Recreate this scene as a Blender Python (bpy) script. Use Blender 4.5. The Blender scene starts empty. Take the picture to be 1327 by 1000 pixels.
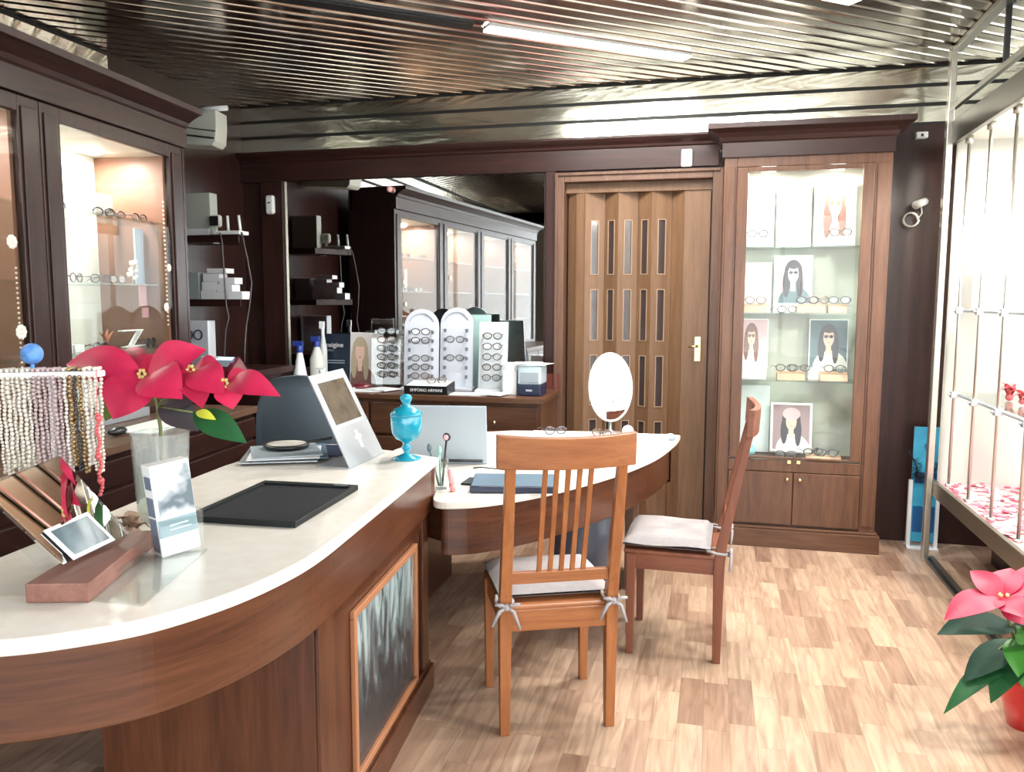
import bpy, bmesh, math, random
from mathutils import Vector, Matrix
random.seed(7)
R = math.radians
SC = bpy.context.scene
COL = SC.collection

# ------------------------------------------------------------------ mesh builder
class MB:
    def __init__(s): s.v = []; s.f = []; s.m = []; s.cur = 0; s.sm = []; s.smooth = False
    def mat(s, i): s.cur = i; return s
    def add(s, vs, fs):
        b = len(s.v); s.v += [Vector(p) for p in vs]
        for f in fs:
            s.f.append([b + i for i in f]); s.m.append(s.cur); s.sm.append(s.smooth)
        return s
    def box(s, x0, y0, z0, x1, y1, z1, M=None):
        vs = [Vector((x, y, z)) for z in (z0, z1) for y in (y0, y1) for x in (x0, x1)]
        if M is not None: vs = [M @ p for p in vs]
        return s.add(vs, [(0, 2, 3, 1), (4, 5, 7, 6), (0, 1, 5, 4), (2, 6, 7, 3), (0, 4, 6, 2), (1, 3, 7, 5)])
    def beam(s, a, b, w, h, up=(0, 0, 1)):
        a = Vector(a); b = Vector(b); d = (b - a); L = d.length; d.normalize()
        up = Vector(up)
        if abs(d.dot(up)) > .98: up = Vector((0, 1, 0))
        r = d.cross(up).normalized(); u = r.cross(d)
        M = Matrix((( r.x, d.x, u.x, a.x), (r.y, d.y, u.y, a.y), (r.z, d.z, u.z, a.z), (0, 0, 0, 1)))
        return s.box(-w / 2, 0, -h / 2, w / 2, L, h / 2, M)
    def prism(s, poly, z0, z1, M=None):
        n = len(poly)
        a = sum(poly[i][0] * poly[(i + 1) % n][1] - poly[(i + 1) % n][0] * poly[i][1] for i in range(n))
        if a < 0: poly = poly[::-1]
        vs = [Vector((p[0], p[1], z0)) for p in poly] + [Vector((p[0], p[1], z1)) for p in poly]
        if M is not None: vs = [M @ p for p in vs]
        return s.add(vs, [tuple(range(n))[::-1], tuple(range(n, 2 * n))] + [(i, (i + 1) % n, n + (i + 1) % n, n + i) for i in range(n)])
    def lathe(s, prof, c=(0, 0, 0), n=24, M=None, sx=1, sy=1):
        # prof: list of (radius, z)
        o = s.smooth; s.smooth = True
        vs = []
        for r, z in prof:
            for k in range(n):
                a = 2 * math.pi * k / n
                p = Vector((c[0] + r * sx * math.cos(a), c[1] + r * sy * math.sin(a), c[2] + z))
                vs.append(M @ p if M is not None else p)
        fs = []
        for i in range(len(prof) - 1):
            for k in range(n):
                k2 = (k + 1) % n
                fs.append((i * n + k, i * n + k2, (i + 1) * n + k2, (i + 1) * n + k))
        s.add(vs, fs)
        b = len(s.v) - len(vs)
        for i, rev in ((0, True), (len(prof) - 1, False)):
            if prof[i][0] > 1e-5:
                f = [b + i * n + k for k in range(n)]
                s.f.append(f[::-1] if rev else f); s.m.append(s.cur); s.sm.append(False)
        s.smooth = o
        return s
    def tube(s, path, r, n=8, closed=False):
        o = s.smooth; s.smooth = True
        path = [Vector(p) for p in path]; N = len(path); vs = []
        prev = None
        for i, p in enumerate(path):
            if closed: t = path[(i + 1) % N] - path[i - 1]
            else: t = path[min(i + 1, N - 1)] - path[max(i - 1, 0)]
            t.normalize()
            up = prev if prev is not None else (Vector((0, 0, 1)) if abs(t.z) < .9 else Vector((1, 0, 0)))
            a = t.cross(up)
            if a.length < 1e-4: a = t.cross(Vector((0, 1, 0)))
            a.normalize(); b = a.cross(t).normalized(); prev = b
            rr = r[i] if isinstance(r, (list, tuple)) else r
            for k in range(n):
                an = 2 * math.pi * k / n
                vs.append(p + a * rr * math.cos(an) + b * rr * math.sin(an))
        fs = []
        for i in range(N if closed else N - 1):
            j = (i + 1) % N
            for k in range(n):
                k2 = (k + 1) % n
                fs.append((i * n + k, j * n + k, j * n + k2, i * n + k2))
        if not closed:
            fs.append(tuple(range(n))); fs.append(tuple((N - 1) * n + k for k in range(n))[::-1])
        s.add(vs, fs); s.smooth = o
        return s
    def cyl(s, a, b, r, n=16, r2=None):
        return s.tube([a, b], [r, r if r2 is None else r2], n)
    def ball(s, c, r, sc=(1, 1, 1), n=10, m=6):
        prof = [(max(1e-6, r * math.sin(math.pi * i / m)), -r * math.cos(math.pi * i / m)) for i in range(m + 1)]
        M = Matrix.Translation(c) @ Matrix.Diagonal((sc[0], sc[1], sc[2], 1))
        return s.lathe(prof, n=n, M=M)
    def quad(s, a, b, c, d): return s.add([a, b, c, d], [(0, 1, 2, 3)])
    def leaf(s, base, tip, w, up=(0, 0, 1), arch=.12, fold=.12, n=9, wave=.0, peak=.45):
        o = s.smooth; s.smooth = True
        base = Vector(base); tip = Vector(tip); d = tip - base; L = d.length; d.normalize()
        up = Vector(up); r = d.cross(up)
        if r.length < 1e-4: r = d.cross(Vector((1, 0, 0)))
        r.normalize(); u = r.cross(d)
        vs = []
        for i in range(n + 1):
            t = i / n
            k = (t / peak) if t < peak else (1 - t) / (1 - peak)
            hw = w / 2 * (math.sin(math.pi / 2 * min(1, k)) ** (0.75 if t < peak else 1.0)) + (.0008)
            c = base + d * L * t + u * (arch * L * math.sin(math.pi * t))
            for q in (-1, -.5, 0, .5, 1):
                vs.append(c + r * hw * q + u * (abs(q) * fold * hw * 1.5 + wave * hw * math.sin(6 * t + q * 2)))
        fs = [(i * 5 + k, i * 5 + k + 1, (i + 1) * 5 + k + 1, (i + 1) * 5 + k) for i in range(n) for k in range(4)]
        # a thin solid blade
        N = len(vs); th = .0009
        vs2 = [p - u * th for p in vs]
        fs2 = [tuple(N + i for i in f[::-1]) for f in fs]
        s.add(vs + vs2, fs + fs2); s.smooth = o
        return s
    def build(s, name, mats, parent=None, local=False, bevel=0, seg=2):
        me = bpy.data.meshes.new(name)
        me.from_pydata([tuple(p) for p in s.v], [], s.f)
        if not isinstance(mats, (list, tuple)): mats = [mats]
        for m in mats: me.materials.append(m)
        for i, p in enumerate(me.polygons):
            p.material_index = s.m[i]; p.use_smooth = s.sm[i]
        o = bpy.data.objects.new(name, me); COL.objects.link(o)
        if parent is not None:
            o.parent = parent
            if not local:
                me.transform(world(parent).inverted())
        if bevel:
            b = o.modifiers.new('bevel', 'BEVEL'); b.width = bevel; b.segments = seg; b.limit_method = 'ANGLE'; b.angle_limit = R(40)
        me.update()
        return o

def world(o):
    M = Matrix.LocRotScale(o.location, o.rotation_euler, o.scale)
    return world(o.parent) @ M if o.parent else M
def tag(o, label=None, cat=None, group=None, kind=None):
    if label: o['label'] = label
    if cat: o['category'] = cat
    if group: o['group'] = group
    if kind: o['kind'] = kind
    return o
def thing(name, label, cat, loc=(0, 0, 0), rz=0, group=None, kind=None, rx=0):
    o = bpy.data.objects.new(name, None); COL.objects.link(o)
    o.empty_display_size = .05
    o.location = loc; o.rotation_euler = (rx, 0, rz)
    return tag(o, label, cat, group, kind)
def dup(root, loc, rz=0, label=None, group=None, rx=0, ry=0, sc=1, mats=None):
    r = root.copy(); COL.objects.link(r); r.location = loc; r.rotation_euler = (rx, ry, rz); r.scale = (sc, sc, sc)
    if label: r['label'] = label
    if group: r['group'] = group
    for ch in list(root.children):
        c = ch.copy(); COL.objects.link(c); c.parent = r
        for g in ch.children:
            d = g.copy(); COL.objects.link(d); d.parent = c
    return r
def structure(mb, name, mats, parent=None, bevel=0, **k):
    o = mb.build(name, mats, parent, bevel=bevel, **k); o['kind'] = 'structure'; return o

# ------------------------------------------------------------------ materials
def newmat(name):
    m = bpy.data.materials.new(name); m.use_nodes = True
    nt = m.node_tree; return m, nt, nt.nodes, nt.links, nt.nodes['Principled BSDF']
def P(name, col, rough=.5, metal=0, emit=None, es=0, trans=0, bump=0, bscale=40, coat=0, spec=.5, var=0):
    m, nt, N, L, b = newmat(name)
    b.inputs['Base Color'].default_value = (*col, 1)
    b.inputs['Roughness'].default_value = rough; b.inputs['Metallic'].default_value = metal
    b.inputs['Specular IOR Level'].default_value = spec
    b.inputs['Coat Weight'].default_value = coat
    b.inputs['Transmission Weight'].default_value = trans
    if emit: b.inputs['Emission Color'].default_value = (*emit, 1); b.inputs['Emission Strength'].default_value = es
    tc = N.new('ShaderNodeTexCoord')
    nz = N.new('ShaderNodeTexNoise'); nz.inputs['Scale'].default_value = bscale; nz.inputs['Detail'].default_value = 3
    L.new(tc.outputs['Object'], nz.inputs['Vector'])
    if var:
        mx = N.new('ShaderNodeMix'); mx.data_type = 'RGBA'
        mx.inputs['A'].default_value = (*[c * (1 - var) for c in col], 1); mx.inputs['B'].default_value = (*[min(1, c * (1 + var)) for c in col], 1)
        L.new(nz.outputs['Fac'], mx.inputs['Factor']); L.new(mx.outputs['Result'], b.inputs['Base Color'])
    if bump:
        bp = N.new('ShaderNodeBump'); bp.inputs['Strength'].default_value = bump; bp.inputs['Distance'].default_value = .002
        L.new(nz.outputs['Fac'], bp.inputs['Height']); L.new(bp.outputs['Normal'], b.inputs['Normal'])
    return m
def wood(name, c1, c2, axis='z', rough=.3, coat=.3, scale=1.0, bump=.05):
    m, nt, N, L, b = newmat(name)
    tc = N.new('ShaderNodeTexCoord'); mp = N.new('ShaderNodeMapping')
    s = {'h': (1.6, 1.6, 22), 'x': (1.2, 16, 16), 'y': (16, 1.2, 16), 'z': (16, 16, 1.2)}[axis]
    mp.inputs['Scale'].default_value = [q * scale for q in s]
    L.new(tc.outputs['Object'], mp.inputs['Vector'])
    n1 = N.new('ShaderNodeTexNoise'); n1.inputs['Scale'].default_value = 1.6; n1.inputs['Detail'].default_value = 6; n1.inputs['Roughness'].default_value = .62; n1.inputs['Distortion'].default_value = .6
    L.new(mp.outputs['Vector'], n1.inputs['Vector'])
    n2 = N.new('ShaderNodeTexNoise'); n2.inputs['Scale'].default_value = 9; n2.inputs['Detail'].default_value = 3
    L.new(mp.outputs['Vector'], n2.inputs['Vector'])
    mm = N.new('ShaderNodeMath'); mm.operation = 'MULTIPLY_ADD'; mm.inputs[1].default_value = .35
    L.new(n2.outputs['Fac'], mm.inputs[0]); L.new(n1.outputs['Fac'], mm.inputs[2])
    cr = N.new('ShaderNodeValToRGB'); cr.color_ramp.elements[0].position = .42; cr.color_ramp.elements[1].position = .88
    cr.color_ramp.elements[0].color = (*c1, 1); cr.color_ramp.elements[1].color = (*c2, 1)
    L.new(mm.outputs[0], cr.inputs['Fac']); L.new(cr.outputs['Color'], b.inputs['Base Color'])
    b.inputs['Roughness'].default_value = rough; b.inputs['Coat Weight'].default_value = coat; b.inputs['Coat Roughness'].default_value = .18; b.inputs['Specular IOR Level'].default_value = .3
    bp = N.new('ShaderNodeBump'); bp.inputs['Strength'].default_value = bump; bp.inputs['Distance'].default_value = .001
    L.new(mm.outputs[0], bp.inputs['Height']); L.new(bp.outputs['Normal'], b.inputs['Normal'])
    return m
def thin_glass(name, tint=(.95, .98, .97), refl=1.0, rough=0.0, ior=1.45):
    m = bpy.data.materials.new(name); m.use_nodes = True; nt = m.node_tree; N = nt.nodes; L = nt.links; N.clear()
    o = N.new('ShaderNodeOutputMaterial'); mx = N.new('ShaderNodeMixShader'); t = N.new('ShaderNodeBsdfTransparent'); g = N.new('ShaderNodeBsdfGlossy')
    t.inputs['Color'].default_value = (*tint, 1); g.inputs['Roughness'].default_value = rough
    f = N.new('ShaderNodeLayerWeight'); f.inputs['Blend'].default_value = .5
    pw = N.new('ShaderNodeMath'); pw.operation = 'POWER'; pw.inputs[1].default_value = 5; L.new(f.outputs['Facing'], pw.inputs[0])
    q = N.new('ShaderNodeMath'); q.operation = 'MULTIPLY_ADD'; q.inputs[1].default_value = .9 * min(1, refl); q.inputs[2].default_value = .035 * refl; q.use_clamp = True
    L.new(pw.outputs[0], q.inputs[0]); L.new(q.outputs[0], mx.inputs[0]); L.new(t.outputs[0], mx.inputs[1]); L.new(g.outputs[0], mx.inputs[2]); L.new(mx.outputs[0], o.inputs[0])
    return m
def emis(name, col, st):
    m = bpy.data.materials.new(name); m.use_nodes = True; nt = m.node_tree; N = nt.nodes; L = nt.links
    b = N['Principled BSDF']; b.inputs['Base Color'].default_value = (*col, 1)
    b.inputs['Emission Color'].default_value = (*col, 1); b.inputs['Emission Strength'].default_value = st
    return m

M = {}
MAH1, MAH2 = (.014, .0055, .0045), (.040, .0135, .0105)
for ax in 'xyz':
    M['mah' + ax] = wood('mahogany_' + ax, MAH1, MAH2, ax, .38, .10)
    M['cherry' + ax] = wood('cherry_' + ax, (.058, .024, .013), (.128, .058, .031), ax, .36, .2)
    M['walnut' + ax] = wood('brown_wood_' + ax, (.080, .040, .026), (.145, .078, .050), ax, .42, .1)
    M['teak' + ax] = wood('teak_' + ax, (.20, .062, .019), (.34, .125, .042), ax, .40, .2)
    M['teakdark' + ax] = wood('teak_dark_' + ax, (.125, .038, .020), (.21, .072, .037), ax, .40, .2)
    M['count' + ax] = wood('counter_wood_' + ax, (.038, .011, .005), (.105, .035, .015), ax, .30, .35, .8)
M['counth'] = wood('counter_wood_curved', (.042, .0125, .0055), (.110, .038, .016), 'h', .28, .35, .8)
M['doorwood'] = wood('door_vinyl_wood', (.115, .060, .030), (.180, .100, .054), 'z', .45, .1)
M['white'] = P('white_card', (.80, .80, .80), .55)
M['offwhite'] = P('cream_panel', (.68, .67, .60), .5, var=.04, bscale=6)
M['paper'] = P('paper', (.82, .83, .85), .6)
M['greyplas'] = P('grey_plastic', (.28, .33, .37), .4)
M['whiteplas'] = P('white_plastic', (.75, .76, .74), .35, coat=.2)
M['black'] = P('black_plastic', (.012, .013, .015), .35)
M['matblack'] = P('black_rubber', (.006, .008, .009), .5, bump=.2, bscale=300, spec=.3)
M['navy'] = P('navy_cardboard', (.010, .016, .045), .4)
M['bluegrey'] = P('blue_grey_plastic', (.10, .16, .22), .45)
M['chairgrey'] = P('charcoal_fabric', (.055, .075, .095), .75, bump=.3, bscale=400)
M['laptop'] = P('silver_laptop', (.42, .49, .55), .38, .25)
M['chrome'] = P('chrome', (.75, .76, .76), .12, 1)
M['alu'] = P('aluminium', (.55, .53, .48), .28, 1, bump=.05, bscale=60)
M['alubrown'] = P('bronze_aluminium', (.22, .19, .15), .35, .8)
M['brushed'] = P('brushed_silver', (.46, .49, .52), .38, .6)
M['brass'] = P('brass', (.75, .55, .28), .25, 1)
M['mirror'] = P('mirror_glass', (.90, .91, .90), .015, 1)
M['glass'] = thin_glass('clear_glass', (.97, .98, .97), .5)
M['shopglass'] = thin_glass('shop_window_glass', (.97, .98, .98), .8)
M['greenglass'] = thin_glass('green_edge_glass', (.90, .965, .94), 1.2)
M['acrylic'] = thin_glass('clear_acrylic', (.965, .98, .975), 1.6)
def highlight_glass(name, tint, refl, highlight):
    m = thin_glass(name, tint, refl); nt = m.node_tree; N = nt.nodes; L = nt.links
    out = [n for n in N if n.type == 'OUTPUT_MATERIAL'][0]; src = out.inputs[0].links[0].from_socket
    d = N.new('ShaderNodeBsdfDiffuse'); d.inputs['Color'].default_value = (.8, .82, .8, 1); mx = N.new('ShaderNodeMixShader'); mx.inputs[0].default_value = highlight
    tc = N.new('ShaderNodeTexCoord'); mp = N.new('ShaderNodeMapping'); mp.inputs['Scale'].default_value = (60, 60, 2); nz = N.new('ShaderNodeTexNoise'); nz.inputs['Scale'].default_value = 1
    L.new(tc.outputs['Object'], mp.inputs[0]); L.new(mp.outputs[0], nz.inputs['Vector'])
    mu = N.new('ShaderNodeMath'); mu.operation = 'MULTIPLY'; mu.inputs[1].default_value = highlight * 2; L.new(nz.outputs['Fac'], mu.inputs[0]); L.new(mu.outputs[0], mx.inputs[0])
    L.new(src, mx.inputs[1]); L.new(d.outputs[0], mx.inputs[2]); L.new(mx.outputs[0], out.inputs[0]); return m
M['vaseglass'] = highlight_glass('glass_painted_highlights', (.93, .95, .93), 2.5, .16)  # vertical highlights painted into the vase glass as whitish streaks
M['lens'] = thin_glass('spectacle_lens', (.90, .90, .88), 1.6)
M['darklens'] = thin_glass('tinted_lens', (.25, .20, .17), 1.6)
M['turq'] = P('turquoise_glass', (.008, .42, .62), .12, 0, trans=.35, coat=.4)
M['red'] = P('red_bract', (.56, .017, .075), .45, var=.3, bscale=18)
M['redd'] = P('deep_red_bract', (.44, .012, .055), .45, var=.25, bscale=18)
M['green'] = P('green_leaf', (.016, .090, .028), .55, spec=.3, var=.4, bscale=14)
M['greend'] = P('dark_green_leaf', (.008, .040, .022), .6, spec=.25, var=.4, bscale=14)
M['olive'] = P('olive_leaf', (.13, .20, .02), .45)
M['yellow'] = P('yellow_leaf', (.60, .62, .05), .5)
M['stemg'] = P('plant_stem', (.13, .15, .05), .6)
M['cream'] = P('cream_pearl', (.72, .66, .58), .3, coat=.3)
M['pinkpearl'] = P('mauve_pearl', (.50, .38, .38), .3, coat=.3)
M['goldbead'] = P('bronze_bead', (.40, .26, .12), .25, .6)
M['blackbead'] = P('dark_bead', (.03, .03, .035), .2, coat=.5)
M['coral'] = P('coral_bead', (.62, .09, .10), .3, coat=.4)
M['blueball'] = P('blue_knit_ball', (.10, .26, .62), .5, var=.6, bscale=60)
M['pinkball'] = P('pink_ball', (.80, .38, .36), .5)
M['pink'] = P('pink_plastic', (.85, .42, .44), .4)
M['maroon'] = P('maroon_plastic', (.13, .012, .022), .3, coat=.4)
M['screen'] = emis('blue_screen', (.35, .6, 1.0), 1.2)
M['blackframe'] = P('dark_acetate', (.03, .022, .025), .25, coat=.3)
M['brownframe'] = P('tortoise_acetate', (.16, .08, .05), .25, coat=.3)
M['greyframe'] = P('grey_wire', (.10, .10, .12), .3, .6)
M['tan'] = P('tan_leather_block', (.48, .30, .20), .5, var=.08)
M['skin'] = P('printed_skin', (.72, .48, .38), .5)
M['palegrey'] = P('printed_pale_grey', (.55, .58, .62), .5)
M['hair'] = P('printed_dark_hair', (.05, .045, .055), .5)
M['hairr'] = P('printed_brown_hair', (.20, .10, .08), .5)
M['printgrey'] = P('printed_slate', (.10, .15, .17), .5)
M['printpink'] = P('printed_rose', (.60, .42, .45), .5)
M['printmauve'] = P('printed_mauve', (.30, .22, .24), .5)
M['printpale'] = P('printed_ice', (.72, .76, .80), .5)
M['cyanprint'] = P('printed_cyan', (.04, .34, .55), .4, var=.5, bscale=9)
M['bluedark'] = P('printed_deep_blue', (.01, .09, .26), .4)
M['cushion'] = P('grey_velour', (.31, .28, .28), .85, bump=.6, bscale=60, var=.12)
M['redpot'] = P('red_foil_wrap', (.66, .035, .03), .3, coat=.3)
M['soil'] = P('soil', (.03, .02, .015), .9)
M['dried'] = P('dried_bark', (.38, .26, .18), .7, var=.4)
M['blockwood'] = wood('block_wood', (.16, .065, .045), (.26, .12, .09), 'y', .4, .2)
M['cable'] = P('grey_cable', (.07, .06, .06), .5)
M['lamp'] = emis('lamp_glow', (1.0, .95, .86), 25)
M['tube'] = emis('tube_glow', (1.0, .99, .95), 9)
M['greenbox'] = P('pale_green_box', (.30, .52, .45), .5)
M['confetti'] = P('pink_confetti', (.80, .25, .30), .5, var=.5, bscale=30)
M['gravel'] = P('pink_gravel', (.75, .36, .38), .7, bump=1, bscale=120, var=.35)
M['asphalt'] = P('pale_paving', (.42, .42, .40), .85, var=.15, bscale=3)
def translucent(name, col):
    m = bpy.data.materials.new(name); m.use_nodes = True; nt = m.node_tree; N = nt.nodes; L = nt.links; N.clear()
    o = N.new('ShaderNodeOutputMaterial'); mx = N.new('ShaderNodeMixShader'); t = N.new('ShaderNodeBsdfTranslucent'); g = N.new('ShaderNodeBsdfDiffuse')
    t.inputs['Color'].default_value = (*col, 1); g.inputs['Color'].default_value = (*col, 1); mx.inputs[0].default_value = .6
    L.new(g.outputs[0], mx.inputs[1]); L.new(t.outputs[0], mx.inputs[2]); L.new(mx.outputs[0], o.inputs[0])
    return m
M['banner'] = translucent('banner_fabric', (.86, .85, .82))
M['tinsel'] = P('black_tinsel', (.01, .01, .015), .3, .5)
M['ac'] = P('cream_plastic', (.62, .62, .54), .4)

# stone worktop: pale speckled
def stone():
    m, nt, N, L, b = newmat('pale_stone')
    tc = N.new('ShaderNodeTexCoord'); n = N.new('ShaderNodeTexNoise'); n.inputs['Scale'].default_value = 22; n.inputs['Detail'].default_value = 8
    L.new(tc.outputs['Object'], n.inputs['Vector'])
    cr = N.new('ShaderNodeValToRGB'); cr.color_ramp.elements[0].position = .35; cr.color_ramp.elements[1].position = .7
    cr.color_ramp.elements[0].color = (.76, .71, .64, 1); cr.color_ramp.elements[1].color = (.81, .77, .71, 1)
    L.new(n.outputs['Fac'], cr.inputs['Fac']); L.new(cr.outputs['Color'], b.inputs['Base Color'])
    b.inputs['Roughness'].default_value = .22; b.inputs['Coat Weight'].default_value = .2
    return m
M['stone'] = stone()

def parquet():
    m, nt, N, L, b = newmat('strip_parquet')
    tc = N.new('ShaderNodeTexCoord'); sp = N.new('ShaderNodeSeparateXYZ'); L.new(tc.outputs['Object'], sp.inputs[0])
    def math_(op, a, bb=None, c=None):
        n = N.new('ShaderNodeMath'); n.operation = op
        for i, q in enumerate((a, bb, c)):
            if q is None: continue
            if isinstance(q, (int, float)): n.inputs[i].default_value = q
            else: L.new(q, n.inputs[i])
        return n.outputs[0]
    W = .090; LEN = .36
    u = math_('DIVIDE', sp.outputs['X'], W); iu = math_('FLOOR', u)
    wn = N.new('ShaderNodeTexWhiteNoise'); wn.noise_dimensions = '1D'; L.new(iu, wn.inputs['W'])
    v = math_('ADD', math_('DIVIDE', sp.outputs['Y'], LEN), math_('MULTIPLY', wn.outputs['Value'], 7.3)); iv = math_('FLOOR', v)
    cb = N.new('ShaderNodeCombineXYZ'); L.new(iu, cb.inputs[0]); L.new(iv, cb.inputs[1])
    w2 = N.new('ShaderNodeTexWhiteNoise'); w2.noise_dimensions = '2D'; L.new(cb.outputs[0], w2.inputs['Vector'])
    cr = N.new('ShaderNodeValToRGB'); E = cr.color_ramp.elements
    E[0].position = 0; E[0].color = (.26, .158, .108, 1); E[1].position = 1; E[1].color = (.48, .34, .245, 1)
    for p, c in ((.14, (.32, .20, .138)), (.45, (.40, .268, .188)), (.8, (.45, .31, .218))):
        e = E.new(p); e.color = (*c, 1)
    L.new(w2.outputs['Value'], cr.inputs['Fac'])
    # grain
    mp = N.new('ShaderNodeMapping'); mp.inputs['Scale'].default_value = (30, 3, 1); L.new(tc.outputs['Object'], mp.inputs['Vector'])
    ofs = N.new('ShaderNodeVectorMath'); ofs.operation = 'MULTIPLY_ADD'; ofs.inputs[1].default_value = (13, 17, 5)
    L.new(w2.outputs['Color'], ofs.inputs[0]); L.new(mp.outputs[0], ofs.inputs[2])
    n = N.new('ShaderNodeTexNoise'); n.inputs['Scale'].default_value = 1.0; n.inputs['Detail'].default_value = 6; n.inputs['Distortion'].default_value = 1.2
    L.new(ofs.outputs[0], n.inputs['Vector'])
    c2 = N.new('ShaderNodeValToRGB'); c2.color_ramp.elements[0].position = .3; c2.color_ramp.elements[0].color = (.66, .60, .58, 1); c2.color_ramp.elements[1].position = .62; c2.color_ramp.elements[1].color = (1.06, 1.06, 1.06, 1)
    L.new(n.outputs['Fac'], c2.inputs['Fac'])
    mx = N.new('ShaderNodeMix'); mx.data_type = 'RGBA'; mx.blend_type = 'MULTIPLY'; mx.inputs['Factor'].default_value = 1
    L.new(cr.outputs['Color'], mx.inputs['A']); L.new(c2.outputs['Color'], mx.inputs['B'])
    # joints
    fu = math_('FRACT', u); fv = math_('FRACT', v)
    eu = math_('MINIMUM', fu, math_('SUBTRACT', 1, fu)); ev = math_('MINIMUM', fv, math_('SUBTRACT', 1, fv))
    ju = math_('LESS_THAN', eu, .012); jv = math_('LESS_THAN', ev, .003); j = math_('MAXIMUM', ju, jv)
    mj = N.new('ShaderNodeMix'); mj.data_type = 'RGBA'; mj.inputs['B'].default_value = (.16, .085, .05, 1)
    L.new(math_('MULTIPLY', j, .55), mj.inputs['Factor']); L.new(mx.outputs['Result'], mj.inputs['A'])
    L.new(mj.outputs['Result'], b.inputs['Base Color'])
    b.inputs['Roughness'].default_value = .30; b.inputs['Coat Weight'].default_value = .25; b.inputs['Coat Roughness'].default_value = .25
    bp = N.new('ShaderNodeBump'); bp.inputs['Strength'].default_value = .15; bp.inputs['Distance'].default_value = .001; bp.invert = True
    L.new(j, bp.inputs['Height']); L.new(bp.outputs['Normal'], b.inputs['Normal'])
    return m
M['parquet'] = parquet()

def slatmetal(name, col, rough=.14, ang=0, bs=.3):
    m, nt, N, L, b = newmat(name)
    b.inputs['Base Color'].default_value = (*col, 1); b.inputs['Metallic'].default_value = 1; b.inputs['Roughness'].default_value = rough
    tc = N.new('ShaderNodeTexCoord'); mp = N.new('ShaderNodeMapping'); mp.inputs['Rotation'].default_value = (0, 0, ang); mp.inputs['Scale'].default_value = (2.2, 7, 7)
    L.new(tc.outputs['Object'], mp.inputs['Vector'])
    n = N.new('ShaderNodeTexNoise'); n.inputs['Scale'].default_value = 1.5; n.inputs['Detail'].default_value = 2; n.inputs['Distortion'].default_value = .8
    L.new(mp.outputs[0], n.inputs['Vector'])
    bp = N.new('ShaderNodeBump'); bp.inputs['Strength'].default_value = bs; bp.inputs['Distance'].default_value = .012
    L.new(n.outputs['Fac'], bp.inputs['Height']); L.new(bp.outputs['Normal'], b.inputs['Normal'])
    return m
M['slat'] = slatmetal('polished_slat_metal', (.62, .56, .49), .15, R(-38), .02)
M['slatw'] = slatmetal('polished_border_metal', (.68, .665, .57), .14, 0, .25)
M['slatgap'] = P('dark_slat_gap', (.010, .010, .009), .6)

# ------------------------------------------------------------------ camera
cam = bpy.data.cameras.new('camera'); co = bpy.data.objects.new('camera', cam); COL.objects.link(co); SC.camera = co
F = 1050; PIT = R(6.1); ROL = R(.15); YAW = R(14)
fw = Vector((-math.sin(YAW) * math.cos(PIT), math.cos(YAW) * math.cos(PIT), -math.sin(PIT)))
r0 = Vector((math.cos(YAW), math.sin(YAW), 0)); u0 = r0.cross(fw)
r1 = r0 * math.cos(ROL) + u0 * math.sin(ROL); u1 = u0 * math.cos(ROL) - r0 * math.sin(ROL)
co.matrix_world = Matrix(((r1.x, u1.x, -fw.x, 0), (r1.y, u1.y, -fw.y, 0), (r1.z, u1.z, -fw.z, 1.5), (0, 0, 0, 1)))
cam.sensor_width = 36; cam.lens = 36 * F / 1327; cam.clip_start = .02
vs = SC.view_settings; vs.view_transform = 'Standard'; vs.look = 'None'; vs.gamma = 1; vs.exposure = 1.15; vs.use_curve_mapping = False

# ------------------------------------------------------------------ room shell
CZ = 2.88; WY = 5.4; WXL = -3.38; WXR = 1.95; YB = -2.2
structure(MB().box(WXL - .1, YB - .1, -.1, WXR + .1, WY + .3, 0), 'floor', M['parquet'])
structure(MB().box(WXL - .1, YB, 0, WXL, WY + .1, 3.0), 'wall_left', M['mahz'])
b = MB()
b.box(WXL - .1, WY, 0, -1.00, WY + .1, 3.0); b.box(-1.00, WY, 2.28, -.04, WY + .1, 3.0); b.box(-.04, WY, 0, WXR + .1, WY + .1, 3.0)
b.box(-1.00, WY + .14, 0, -.04, WY + .2, 2.28)
structure(b, 'wall_back', M['mahz'])
# slatted metal ceiling, strips running diagonally
def clip(me, planes):
    bm = bmesh.new(); bm.from_mesh(me)
    for co_, no in planes:
        g = bm.verts[:] + bm.edges[:] + bm.faces[:]
        bmesh.ops.bisect_plane(bm, geom=g, plane_co=co_, plane_no=no, clear_outer=True)
    bm.to_mesh(me); bm.free()
b = MB(); A = R(38); dv = Vector((math.cos(A), math.sin(A), 0)); nv = Vector((-math.sin(A), math.cos(A), 0))
PIT_ = .10
for k in range(-50, 75):
    o = nv * (k * PIT_) + Vector((-.7, 1.6, 0))
    prof = [(.004, .030), (.004, .012), (.010, .003), (.018, 0), (.082, 0), (.090, .003), (.096, .012), (.096, .030)]
    a = [o + dv * -7 + nv * p + Vector((0, 0, CZ + z)) for p, z in prof]; c = [q + dv * 14 for q in a]
    b.add(a + c, [(i, i + 1, 9 + i, 8 + i) for i in range(7)])
b.mat(1).add([(WXL, YB, CZ + .032), (WXR, YB, CZ + .032), (WXR, WY, CZ + .032), (WXL, WY, CZ + .032)], [(3, 2, 1, 0)])
ceil = structure(b, 'ceiling', [M['slat'], M['slatgap']])
clip(ceil.data, [((WXL, 0, 0), (-1, 0, 0)), ((WXR, 0, 0), (1, 0, 0)), ((0, YB, 0), (0, -1, 0)), ((0, WY, 0), (0, 1, 0))])
structure(MB().box(WXL - .1, YB - .1, CZ + .06, WXR + .1, WY + .1, CZ + .12), 'ceiling_slab', M['slatgap'])
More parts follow.
